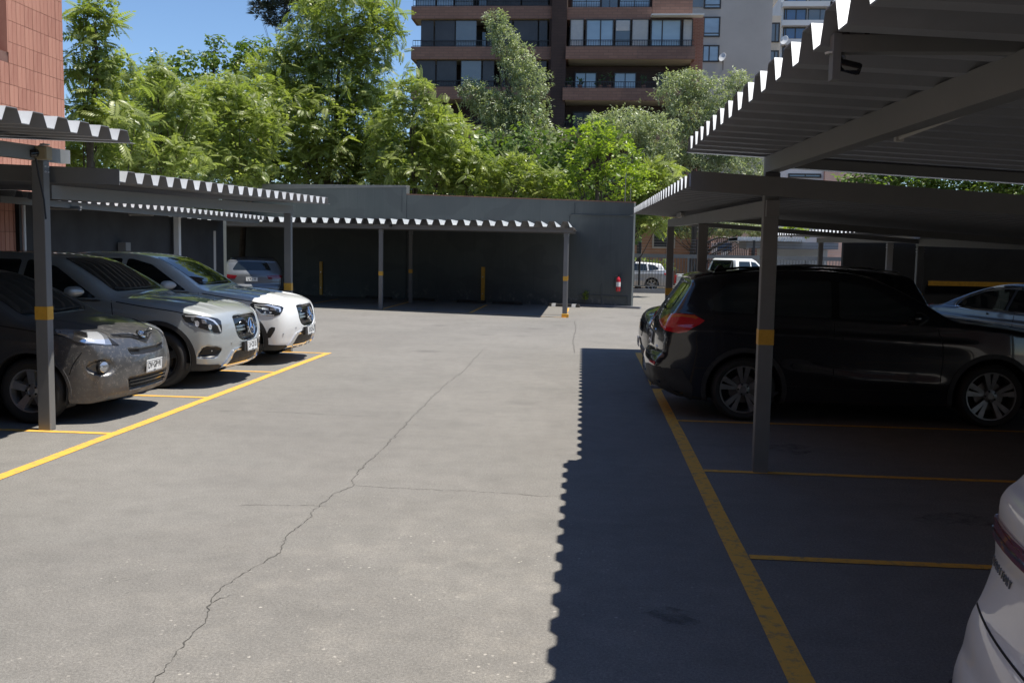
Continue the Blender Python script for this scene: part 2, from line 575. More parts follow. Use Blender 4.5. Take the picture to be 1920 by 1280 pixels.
# ------------------------------------------------------------------ shared materials
M = {}
def paint(name, c, metal=0., rough=.28, coat=1., flake=0, fine=.1):
    t = NT(name)
    t.set(Base__Color=(*c, 1), Metallic=metal, Roughness=rough, Coat__Weight=coat, Coat__Roughness=.035, Specular__IOR__Level=.45)
    v = t.coords()
    dust = t.noise(v, 3.5, 6, .7)
    dusty = tuple(min(1, x*.88+.035*min(1, .08+x*4)) for x in c)
    t.color(t.ramp(dust, (.35, c), (.8, dusty)))
    t.rough(t.ramp(dust, (.3, rough), (.8, min(1, rough*1.5))))
    t.bump(t.noise(v, 2.2, 1), .02, .02)
    return t.m
M['glass'] = mat('car_glass', (.012, .016, .017), .015, spec=.75)
M['tint'] = mat('tinted_glass', (.016, .024, .028), .04, spec=.9, coat=1)
M['trim'] = mat('black_trim', (.012, .012, .013), .42, var=.2)
M['gloss'] = mat('gloss_black', (.01, .01, .011), .08, spec=.6)
M['plastic'] = mat('grey_plastic', (.028, .028, .029), .6, var=.25, scale=9)
M['chrome'] = mat('chrome', (.82, .82, .83), .09, 1)
M['satin'] = mat('satin_metal', (.55, .56, .57), .28, 1)
M['alloy'] = mat('alloy', (.50, .51, .52), .34, .85, var=.15, scale=14)
M['darkalloy'] = mat('dark_alloy', (.16, .165, .17), .36, .8, var=.2, scale=14)
M['midalloy'] = mat('mid_alloy', (.27, .27, .27), .38, .8, var=.2, scale=14)
M['tyre'] = mat('tyre_rubber', (.016, .016, .016), .72, var=.35, scale=12, c2=(.028, .026, .024))
M['rubber'] = mat('hub_shadow_black', (.008, .008, .008), .8)
M['disc'] = mat('brake_disc', (.2, .19, .18), .4, .9, var=.3)
M['plate'] = mat('plate_white', (.78, .79, .78), .4, var=.06)
M['ink'] = mat('plate_ink', (.015, .015, .018), .5)
M['seam'] = mat('panel_gap', (.006, .006, .006), .8)
M['lampred'] = mat('red_lens', (.55, .012, .02), .08, spec=.7, coat=1)
M['lampclear'] = mat('clear_lens', (.5, .52, .55), .1, .75, coat=1)
M['lampdark'] = mat('lamp_housing', (.045, .047, .05), .07, .5, coat=1)
M['lampwhite'] = mat('lamp_reflector', (.85, .87, .9), .12, .6, coat=1)
M['amber'] = mat('amber_lens', (.55, .12, .02), .12, coat=1)
M['rotor'] = M['disc']
M['badgeblue'] = mat('badge_blue', (.02, .12, .42), .3)
P_ = {
 'silver': paint('silver_paint', (.47, .50, .50), .4, .30),
 'white': paint('white_paint', (.82, .83, .82), 0, .3),
 'black': paint('black_paint', (.007, .0078, .012), 0, .2),
 'navy': paint('dark_blue_black_paint', (.012, .014, .02), .2, .24),
 'hatch': paint('blue_silver_paint', (.155, .163, .172), .55, .32),
 'sedan': paint('steel_blue_paint', (.16, .19, .23), .6, .3),
 'far': paint('light_silver_paint', (.45, .46, .47), .5, .34),
}
def muddy(name):
    t = NT(name)
    t.set(Metallic=.45, Roughness=.34, Coat__Weight=.6, Coat__Roughness=.08)
    v = t.coords()
    base = (.085, .086, .09)
    wide = t.noise(v, 2.2, 6, .7)
    c = t.ramp(wide, (.3, base), (.75, (.12, .117, .112)))
    # dried splashes: voronoi dots, denser towards the bumper's lower part
    vo = t.n('TexVoronoi', Scale=80.); t.l(v, vo.inputs['Vector'])
    dots = t.ramp(vo.outputs['Distance'], (.16, 1), (.30, 0))
    vo2 = t.n('TexVoronoi', Scale=170.); t.l(v, vo2.inputs['Vector'])
    dots2 = t.ramp(vo2.outputs['Distance'], (.2, 1), (.36, 0))
    pick = t.ramp(t.noise(v, 24, 3), (.5, 0), (.6, 1))
    xyz = t.n('SeparateXYZ'); t.l(v, xyz.inputs[0])
    low = t.ramp(xyz.outputs['Z'], (.35, 1), (.95, .55))
    near = t.ramp(xyz.outputs['X'], (.55, 1), (.95, .0))
    k = t.mix(1., dots, dots2, 'LIGHTEN'); k = t.mix(1., k, pick, 'MULTIPLY'); k = t.mix(1., k, near, 'MULTIPLY')
    k = t.mix(1., k, low, 'MULTIPLY')
    k = t.mix(1., k, (.7, .7, .7), 'MULTIPLY')
    c = t.mix(k, c, (.50, .46, .41))
    film = t.mix(1., t.ramp(t.noise(v, 5, 5), (.35, 0), (.75, .75)), t.ramp(xyz.outputs['Z'], (.3, 1), (.6, 0)), 'MULTIPLY')
    c = t.mix(film, c, (.21, .185, .16))
    t.color(c)
    r = t.mix(1., k, film, 'LIGHTEN')
    t.rough(t.ramp(r, (0, .3), (.5, .8)))
    mm = t.ramp(r, (0, .45), (.4, 0)); t.l(mm, t.b.inputs['Metallic'])
    cc = t.ramp(r, (0, .6), (.4, 0)); t.l(cc, t.b.inputs['Coat Weight'])
    return t.m
P_['muddy'] = muddy('dusty_graphite_paint')

def text_mesh(name, s, size, m, parent, mtx, extrude=.001, sx=1, font_w=None):
    cu = bpy.data.curves.new('lettering', 'FONT')
    cu.body = s; cu.size = size; cu.extrude = extrude; cu.align_x = 'CENTER'; cu.align_y = 'CENTER'
    cu.resolution_u = 2
    if font_w: cu.offset = font_w
    t = bpy.data.objects.new('lettering', cu)
    me = bpy.data.meshes.new_from_object(t)
    bpy.data.objects.remove(t); bpy.data.curves.remove(cu)
    me.name = name
    me.materials.clear(); me.materials.append(m)
    me.transform(Matrix.Diagonal((sx, 1, 1, 1)))
    o = link(name, me, parent)
    o.matrix_local = mtx
    return o

def face_mtx(p, normal, up=(0, 0, 1)):
    n = Vector(normal).normalized(); x = Vector(up).cross(n).normalized(); y = n.cross(x)
    return Matrix(((x.x, y.x, n.x, p[0]), (x.y, y.y, n.y, p[1]), (x.z, y.z, n.z, p[2]), (0, 0, 0, 1)))

def number_plate(parent, p, normal, text, w=.36, h=.13, name='number_plate'):
    mt = face_mtx(p, normal)
    b = MB().box(-w/2, w/2, -h/2, h/2, -.006, .004)
    o = b.build(name, M['plate'], parent, bevel=.003)
    o.matrix_local = mt
    b = MB()
    for a in ((-w/2+.006, w/2-.006, h/2-.012, h/2-.008), (-w/2+.006, w/2-.006, -h/2+.008, -h/2+.012),
              (-w/2+.006, -w/2+.010, -h/2+.012, h/2-.012), (w/2-.010, w/2-.006, -h/2+.012, h/2-.012)):
        b.box(*a, .0042, .0052)
    b.build('plate_border', M['ink'], o)
    text_mesh('plate_text', text, h*.72, M['ink'], o, Matrix.Translation((0, .006, .0055)), .0006, sx=.80, font_w=.0012)
    text_mesh('plate_text', 'CHILE', h*.15, M['ink'], o, Matrix.Translation((0, -h*.37, .0055)), .0006)
    return o

def surf(b, y, z, ang=0, x=None):
    """point and normal of the body met along a direction"""
    a = R_(ang); d = np.array([[math.cos(a), -math.sin(a), 0]])
    if ang == 90: P = np.array([[x, 5, z]], float)
    else: P = np.array([[-5 if ang == 0 else 12, y, z]], float)
    P = b.trace(P, d); N = b.grad(P, .01, False)
    return Vector(P[0]), Vector(N[0])

def star_badge(parent, p, n, r):
    """round badge: ring with a three-armed star"""
    mt = face_mtx(p, n)
    b = MB()
    k = 40
    prof = [(r*1.0, 0), (r*1.0, .02), (r*.94, .028), (r*.86, .026), (r*.83, .01)]
    b.lathe(prof, n=k)
    o = b.build('badge', M['chrome'], parent, smooth=True); o.matrix_local = mt
    MB().lathe([(r*.84, .008), (.001, .008)], n=k).build('badge_disc', M['gloss'], o)
    b = MB()
    for i in range(3):
        a = PI/2+2*PI*i/3
        tip = (math.cos(a)*r*.85, math.sin(a)*r*.85, .014)
        l = (math.cos(a+PI/3)*r*.20, math.sin(a+PI/3)*r*.20, .012); q = (math.cos(a-PI/3)*r*.20, math.sin(a-PI/3)*r*.20, .012)
        b.add([(0, 0, .03), l, tip, q], [(0, 1, 2), (0, 2, 3)])
    b.build('badge_star', M['chrome'], o)
    return o

def mirror(parent, x, y, z, m, s=1, w=.20, h=.135, d=.13):
    """door mirror: shaped shell on a stalk with a glass facing rearwards"""
    hd = bpy.data.objects.new('door_mirror', None); COL.objects.link(hd); hd.parent = parent
    hd.location = (x, y, z)
    if s < 0: hd.scale = (1, -1, 1)
    V, F = [], []
    n, k = 8, 14
    for i in range(n+1):
        t = i/n
        sc = math.sin(min(1, t*1.15+.12)*PI/2)**.7
        xx = -d*(1-t)
        for j in range(k):
            a = 2*PI*j/k; c, s_ = math.cos(a), math.sin(a)
            yy = .13+math.copysign(abs(c)**.75, c)*w*.5*sc; zz = .055+math.copysign(abs(s_)**.75, s_)*h*.5*sc*(1-.18*c)
            V.append((xx+.03*c, yy, zz))
    for i in range(n):
        for j in range(k): F.append((i*k+j, i*k+(j+1) % k, (i+1)*k+(j+1) % k, (i+1)*k+j))
    F.append(tuple(range(k)))
    b = MB().add(V, F); b.build('mirror_shell', m, hd, smooth=True)
    b = MB().prism([(-.06, -.06), (.02, -.06), (.02, .1), (-.05, .1)], -.01, .02, 'Z', 0)
    b.build('mirror_foot', M['trim'], hd, bevel=.008)
    b = MB().add([((v[0]+.004), .13+(v[1]-.13)*.9, .055+(v[2]-.055)*.9) for v in V[-k:]], [tuple(range(k))])
    b.build('mirror_glass', M['chrome'], hd)
    return hd

def liners(b, parent):
    """dark wells behind the wheels"""
    for cx, r in b.wheels:
        R = r+b.arch-.004
        for s in (1, -1):
            m = MB()
            yi, yo = b.wmax-b.ain+.004, b.wmax-.03
            n = 24
            vs = []
            for k in range(n+1):
                a = -.35+(PI+.7)*k/n
                vs += [(cx+R*math.cos(a), s*yi, r+R*math.sin(a)), (cx+R*math.cos(a), s*yo, r+R*math.sin(a))]
            m.add(vs, [(2*k, 2*k+1, 2*k+3, 2*k+2) for k in range(n)]+[tuple(2*k for k in range(n+1))])
            m.build('wheel_well', M['rubber'], parent)
# ------------------------------------------------------------------ cars
def mir(pts): return [(-a, b) for a, b in pts][::-1]

def base_car(name, label, b, pm, group='cars parked in the lot', rim=.245, tyre_w=.23, spokes=5, twin=True, taper=(.03, .05), alloy=None, wheels_parts=True):
    t = thing(name, label, 'car', group=group)
    body = link('body', b.mesh('body', [pm]), t)
    liners(b, t)
    MM = dict(M)
    if alloy: MM['alloy'] = alloy
    for s in (1, -1):
        for cx, r in b.wheels:
            wheel(t, (cx, s*(b.wmax-.035), r), r, rim, tyre_w, spokes, MM, s, twin, taper=taper)
    return t, body

def arches(b, t, m, w=.06, lo=-28, name='wheel_arch_trim'):
    for cx, r in b.wheels:
        R = r+b.arch
        b.panel(name, m, ring(cx, r, R+.001, R+w, lo, 180-lo), 90, t, True, off=.010, rim=.04, res=.5, dens=.03)

def glasshouse(b, t, front, side, rear=None, trim=None, pillars=(), parts=('windscreen', 'window', 'rear_window'), gm='glass'):
    """glass: windscreen (y, z), side windows [(x, z) outlines], rear window (y, z)"""
    if front: b.panel(parts[0], M[gm], rounded(front, .07), 0, t, res=.06)
    for o in side: b.panel(parts[1], M[gm], rounded(o, .04), 90, t, True, res=.05, off=.005)
    for o in pillars: b.panel('pillar_trim', M['gloss'], o, 90, t, True, res=.06, off=.004)
    if rear: b.panel(parts[2], M['glass'], rounded(rear, .07), 180, t, res=.06)
    if trim: 
        for ln, m_, w in trim: b.strip('window_trim', m_, ln, 90, t, w, True, off=.007)

def seams(b, t, lines, ang=90, w=.009):
    for ln in lines: b.strip('panel_gap', M['seam'], ln, ang, t, w, True, off=.0015, rim=.004)

def handles(b, t, spots, m, L=.2):
    for x, z in spots:
        b.panel('door_handle', m, rounded([(x-L/2, z-.016), (x+L/2, z-.012), (x+L/2, z+.018), (x-L/2, z+.014)], .012), 90, t, True, off=.028, rim=.03, res=.5, dens=.02)

def wipers(b, t, lines):
    for ln in lines:
        P = np.array([[-5, y, z] for y, z in ln], float)
        P = b.trace(P, np.array([[1., 0, 0]])); N = b.grad(P, .01, False)
        P = P+N*.022
        MB().tube([tuple(p) for p in P], .009, 6).build('wiper', M['trim'], t)

def glw(pts):
    """cabin shifted back and raised a little"""
    return [(x+.13*float(sstep(.7, 1.4, np.array(x))), z-.02*float(sstep(.7, 1.0, np.array(x+z*0))) if z < 1.2 else 1.18+(z-1.2)*1.14) for x, z in pts]

def glc_body(cell=.022, fog=None):
    bulge = lambda x, y, z: -.016*(np.exp(-((y-.36-.10*(x-.2))/.035)**2)+.8*np.exp(-((y-.60-.12*(x-.2))/.035)**2))*sstep(.15, .5, x)*(1-sstep(.95, 1.3, x))*sstep(.9, 1.0, z)
    gr = rounded([(-.42, .90), (.42, .90), (.39, .635), (.22, .56), (-.22, .56), (-.39, .635)], .08)
    G = np.array(gr)
    grill = lambda x, y, z: .035*(1-sstep(-.03, .012, poly_sd(y, z, G)))
    low = np.array(rounded([(-.55, .26), (.55, .26), (.42, .47), (-.42, .47)], .08))
    lower = lambda x, y, z: .03*(1-sstep(-.03, .012, poly_sd(y, z, low)))
    fog = np.array(fog if fog else [(5, 0), (5.1, 0), (5, .1)])
    fogr = lambda x, y, z: .03*(1-sstep(-.03, .012, poly_sd(y, z, fog)))
    return Body(
        top=[(.20, .22), (.07, .28), (.025, .42), (.0, .60), (.015, .76), (.05, .88), (.12, .965), (.32, 1.03), (.8, 1.10), (1.22, 1.14)] + glw([(1.32, 1.20),
             (1.62, 1.365), (1.95, 1.525), (2.15, 1.59), (2.5, 1.635), (3.0, 1.645), (3.5, 1.62), (4.0, 1.565), (4.2, 1.52), (4.33, 1.40), (4.47, 1.19), (4.56, 1.05),
             (4.61, .95), (4.65, .75), (4.66, .6), (4.62, .42), (4.48, .26)]),
        bottom=[(4.3, .22), (.3, .22)],
        plan=[(-.2, .58), (0, .68), (.1, .78), (.3, .87), (.6, .925), (.9, .945), (2, .935), (3, .94), (3.8, .945), (4.3, .915), (4.6, .86), (4.8, .80)],
        belt=[(0, .93), (1.2, 1.05), (1.7, 1.08), (3.6, 1.13), (4.8, 1.14)],
        roofw=[(1.2, .74), (2.0, .645), (2.6, .64), (4.0, .62), (4.5, .68)],
        wheels=[(.86, .37), (3.83, .37)], cell=cell, kf=.15, kr=.07, r_low=.075, r_roof=.09, crown=.055,
        creases=[([(.7, .90), (1.4, .95), (3.0, .97), (4.4, .99)], .012, .03, .12), ([(1.2, .45), (2.0, .48), (3.4, .58)], .014, .10, .05)],
        emboss=[(.1, 1.35, bulge), (-1, .4, grill), (-1, .4, lower), (-1, .5, fogr)])

def glc(name, label, pm, plate, fog_style, loc, rz):
    b = glc_body(fog=[q[1:] for q in HL['glc']['fog']] if fog_style == 'old' else None)
    t, body = base_car(name, label, b, pm, rim=.25, spokes=5, twin=False, taper=(.05, .09), alloy=M['darkalloy'])
    arches(b, t, M['plastic'], .055)
    glasshouse(b, t, [(-.67, 1.19), (.67, 1.19), (.575, 1.60), (-.575, 1.60)],
        [glw(q) for q in [[(1.50, 1.135), (1.60, 1.20), (2.10, 1.475), (2.42, 1.545), (2.50, 1.545), (2.52, 1.15)],
         [(2.60, 1.155), (2.58, 1.55), (3.05, 1.55), (3.45, 1.52), (3.50, 1.175)],
         [(3.57, 1.18), (3.53, 1.51), (3.85, 1.43), (4.10, 1.27), (4.02, 1.20)]]],
        [(-.60, 1.16), (.60, 1.16), (.50, 1.47), (-.50, 1.47)],
        trim=[(glw([(1.45, 1.105), (2.5, 1.125), (3.5, 1.15), (4.05, 1.175)]), M['satin'], .022)])
    seams(b, t, [[(1.42, .45), (1.40, .8), (1.44, 1.09)], [(2.56, .40), (2.57, 1.13)], [(3.50, 1.14), (3.52, .95), (3.38, .78), (3.27, .6)], [(1.42, .42), (2.5, .40), (3.25, .42)]])
    seams(b, t, [[(.30, .895), (.6, .965), (1.0, 1.02), (1.38, 1.075)]], 90, .010)
    handles(b, t, [(2.40, .94), (3.35, .96)], pm)
    b.panel('sill_cladding', M['plastic'], [(1.28, .22), (3.31, .22), (3.34, .36), (1.25, .36)], 90, t, True, off=.012, rim=.03, res=.2)
    for s in (1, -1):
        mirror(t, 1.90, s*.90, 1.14, pm, s)
    wipers(b, t, [[(-.55, 1.215), (-.1, 1.205), (.1, 1.21)], [(.05, 1.205), (.4, 1.205), (.62, 1.22)]])
    # front: grille with two louvres, badge, lower intake and skid plate
    go = rounded([(-.415, .895), (.415, .895), (.385, .64), (.215, .565), (-.215, .565), (-.385, .64)], .07)
    g = b.panel('grille', M['gloss'], go, 0, t, off=.004)[0]
    for z in (.752, .712):
        b.panel('louvre', M['satin'], rounded([(-.375, z-.014), (.375, z-.014), (.38, z+.012), (-.38, z+.012)], .01), 0, g, off=.03, rim=.03, res=.1)
    for k in range(7):
        z = .59+.016*k
        b.panel('mesh_bar', M['plastic'], [(-.20-.022*k, z), (.20+.022*k, z), (.20+.022*k, z+.005), (-.20-.022*k, z+.005)], 0, g, off=.010, rim=.008, res=.3, dens=.1)
    p, n = surf(b, 0, .735)
    star_badge(t, p+n*.045, n, .115)
    # headlamps
    hl = HL['glc'] if fog_style == 'old' else HL['glc2']
    for o in b.panel('headlight', M['lampdark'], hl['out'], 42, t, True, off=.006, rim=.02):
        sg = 1 if o.data.vertices[0].co.y > 0 else -1
        hparts(b, o, hl, sg)
    # bumper
    b.panel('lower_intake', M['plastic'], rounded([(-.50, .29), (.50, .29), (.42, .46), (-.42, .46)], .05), 0, t, off=.006)
    if fog_style == 'old':
        b.panel('fog_recess', M['trim'], HL['glc']['fog'], 25, t, True, off=.006)
        b.panel('skid_plate', M['chrome'], [(-.66, .245), (-.47, .47), (-.26, .50), (-.26, .465), (-.43, .44), (-.56, .285), (.56, .285), (.43, .44), (.26, .465), (.26, .50), (.47, .47), (.66, .245)][::-1], 0, t, off=.016, rim=.03)
        MB().box(.1, .3, -.3, .3, .30, .40).build('intake_core', M['trim'], t)
    else:
        b.panel('fog_recess', M['trim'], HL['glc2']['fog'], 72, t, True, off=.006)
        b.panel('skid_plate', M['chrome'], [(-.70, .245), (-.50, .48), (-.26, .52), (-.26, .48), (-.45, .44), (-.56, .30), (.56, .30), (.45, .44), (.26, .48), (.26, .52), (.50, .48), (.70, .245)][::-1], 0, t, off=.016, rim=.03)
        for y in (-.38, -.13, .13, .38):
            b.panel('skid_slot', M['trim'], rounded([(y-.06, .255), (y+.06, .255), (y+.06, .288), (y-.06, .288)], .01), 0, t, off=.019, rim=.01)
    b.panel('bumper_apron', M['plastic'], [(-.66, .235), (.66, .235), (.60, .275), (-.60, .275)], 0, t, off=.007, res=.08)
    b.panel('bumper_apron', M['plastic'], [(.08, .56, .235), (.16, .70, .232), (.46, .93, .232), (.46, .93, .335), (.30, .88, .315), (.14, .72, .305)], 42, t, True, off=.009, res=.06)
    p, n = surf(b, 0, .50)
    MB().box(-.045, 0, -.27, .27, .43, .555).build('plate_holder', M['trim'], t, loc=(p.x+.012, 0, 0), bevel=.008)
    number_plate(t, (p.x-.042, 0, .49), (-1, 0, .05), plate)
    for y, z in ((.52, .56), (.78, .48), (.30, .53)):
        for s in (1, -1):
            p, n = surf(b, s*y, z)
            o = MB().lathe([(.013, -.004), (.013, .003), (.001, .004)], n=12).build('park_sensor', M['satin'], t)
            o.matrix_local = face_mtx(p+n*.002, n)
    p, n = surf(b, 0, .965)
    t.location = loc; t.rotation_euler = (0, 0, rz)
    return t, b

def hparts(b, lamp, hl, sg):
    """pieces inside a headlamp: (material, outline, name) lying a little proud of its lens"""
    for nm, mk, o in hl['in']:
        V, T, NN, n = b.patch(o, 42, off=.009, rim=.01, res=.02, dens=.012)
        if sg < 0: V = V*[1, -1, 1]; NN = NN*[1, -1, 1]; T = T[:, ::-1]
        me = np_mesh(nm, V, T, M[mk], True)
        me.normals_split_custom_set_from_vertices([tuple(v) if i < n else (0, 0, 0) for i, v in enumerate(NN)])
        link(nm, me, lamp)


HL = {
 'glc': dict(out=[(.545,.901,.93),(.49,.888,.941),(.373,.86,.932),(.233,.788,.904),(.169,.7,.88),(.141,.669,.851),(.121,.682,.774),(.116,.696,.716),(.129,.728,.701),(.174,.791,.711),(.235,.838,.739),(.349,.875,.778),(.441,.891,.816),(.497,.9,.849),(.525,.902,.887)],
  fog=[(.339,.861,.403),(.314,.861,.462),(.281,.855,.521),(.237,.838,.542),(.149,.76,.533),(.118,.698,.505),(.127,.688,.479),(.176,.72,.412),(.21,.761,.394),(.278,.84,.395)],
  **{'in': [('light_guide', 'lampwhite', [(.508,.895,.926),(.371,.865,.92),(.245,.809,.895),(.186,.758,.858),(.141,.721,.788),(.12,.705,.717),(.13,.726,.714),(.152,.743,.788),(.197,.781,.848),(.25,.822,.879),(.37,.869,.904),(.498,.895,.911)]),
   ('lamp_bulb', 'lampwhite', [(.385,.878,.855),(.354,.871,.862),(.333,.868,.841),(.335,.871,.798),(.353,.876,.783),(.376,.88,.797)]),
   ('lamp_bulb', 'lampwhite', [(.237,.832,.802),(.218,.816,.816),(.2,.804,.796),(.201,.811,.758),(.216,.824,.749),(.232,.833,.768)]),
   ('lamp_inlay', 'lampclear', [(.43,.886,.91),(.385,.876,.905),(.40,.885,.85),(.425,.888,.86)]), ('lamp_inlay', 'lampclear', [(.31,.858,.88),(.26,.835,.868),(.25,.84,.82),(.30,.862,.83)])]}),
 'glc2': dict(out=[(.64,.916,.923),(.613,.909,.952),(.566,.901,.955),(.402,.862,.944),(.262,.808,.916),(.201,.752,.895),(.181,.736,.875),(.185,.773,.833),(.211,.817,.777),(.277,.856,.754),(.395,.886,.762),(.488,.902,.785),(.563,.912,.842),(.611,.916,.889)],
  fog=[(.405,.877,.428),(.394,.88,.486),(.359,.878,.565),(.322,.871,.589),(.273,.855,.584),(.276,.854,.545),(.306,.861,.487),(.344,.865,.428),(.382,.872,.42)],
  **{'in': [('light_guide', 'lampwhite', [(.584,.908,.93),(.381,.865,.926),(.219,.789,.88),(.203,.794,.834),(.216,.816,.806),(.231,.813,.859),(.379,.872,.904),(.565,.907,.911)]),
   ('light_guide', 'lampwhite', [(.559,.909,.871),(.531,.906,.852),(.47,.898,.795),(.286,.858,.773),(.286,.859,.76),(.479,.9,.775),(.549,.91,.835)]),
   ('lamp_bulb', 'lampclear', [(.462,.89,.887),(.36,.87,.888),(.369,.876,.844),(.461,.893,.848)]), ('lamp_bulb', 'lampclear', [(.342,.867,.881),(.26,.832,.873),(.265,.845,.835),(.346,.871,.843)]),
   ('lamp_bulb', 'lampwhite', [(.43,.889,.825),(.40,.886,.825),(.40,.886,.80),(.43,.89,.80)]), ('lamp_bulb', 'lampwhite', [(.35,.873,.82),(.32,.868,.82),(.32,.868,.795),(.35,.875,.795)])]}),
}

def scl(p, sx, sz): return [(x*sx, z*sz) for x, z in p]

def suv_body(sx=1., sz=1., w=.91, cell=.024, wr=.345, **kw):
    a = dict(top=scl([(.22, .22), (.09, .29), (.03, .44), (0, .62), (.02, .8), (.07, .91), (.2, .985), (.6, 1.05), (1.0, 1.095), (1.27, 1.135), (1.6, 1.315), (1.95, 1.485), (2.2, 1.56), (2.6, 1.60), (3.2, 1.59),
               (3.7, 1.55), (3.93, 1.515), (4.03, 1.475), (4.055, 1.425), (4.17, 1.27), (4.30, 1.09), (4.355, .98), (4.375, .82), (4.385, .70), (4.425, .645), (4.455, .58), (4.46, .48), (4.44, .38), (4.34, .30), (4.18, .24)], sx, sz),
        bottom=scl([(4.0, .20), (.4, .20)], sx, sz), plan=[(-.2, w*.62), (0, w*.73), (.12, w*.84), (.35, w*.93), (.7, w*.985), (1, w), (2, w*.985), (3, w*.99), (3.6*sx, w), (4.0*sx, w*.975), (4.25*sx, w*.92), (4.44*sx, w*.84)],
        belt=scl([(0, .92), (1.3, 1.02), (3.3, 1.10), (4.5, 1.11)], sx, sz), roofw=[(1.2*sx, w*.78), (2.0*sx, w*.685), (2.6*sx, w*.68), (3.9*sx, w*.66), (4.4*sx, w*.74)],
        wheels=[(.845*sx, wr), (3.515*sx, wr)], cell=cell, kf=.13, kr=.09, r_low=.06, r_roof=.055, crown=.04,
        creases=[(scl([(.9, .86), (2.0, .90), (3.4, .95), (4.35, .97)], sx, sz), .014, .03, .11), (scl([(1.15, .42), (2.2, .45), (3.2, .56)], sx, sz), .018, .09, .05)])
    a.update(kw)
    return Body(**a)

SUV_SIDE = [[(1.50, 1.07), (1.62, 1.155), (2.05, 1.40), (2.38, 1.475), (2.44, 1.475), (2.46, 1.095)], [(2.54, 1.10), (2.52, 1.48), (2.95, 1.485), (3.22, 1.47), (3.28, 1.12)], [(3.35, 1.125), (3.30, 1.465), (3.62, 1.42), (3.86, 1.24), (3.80, 1.15)]]

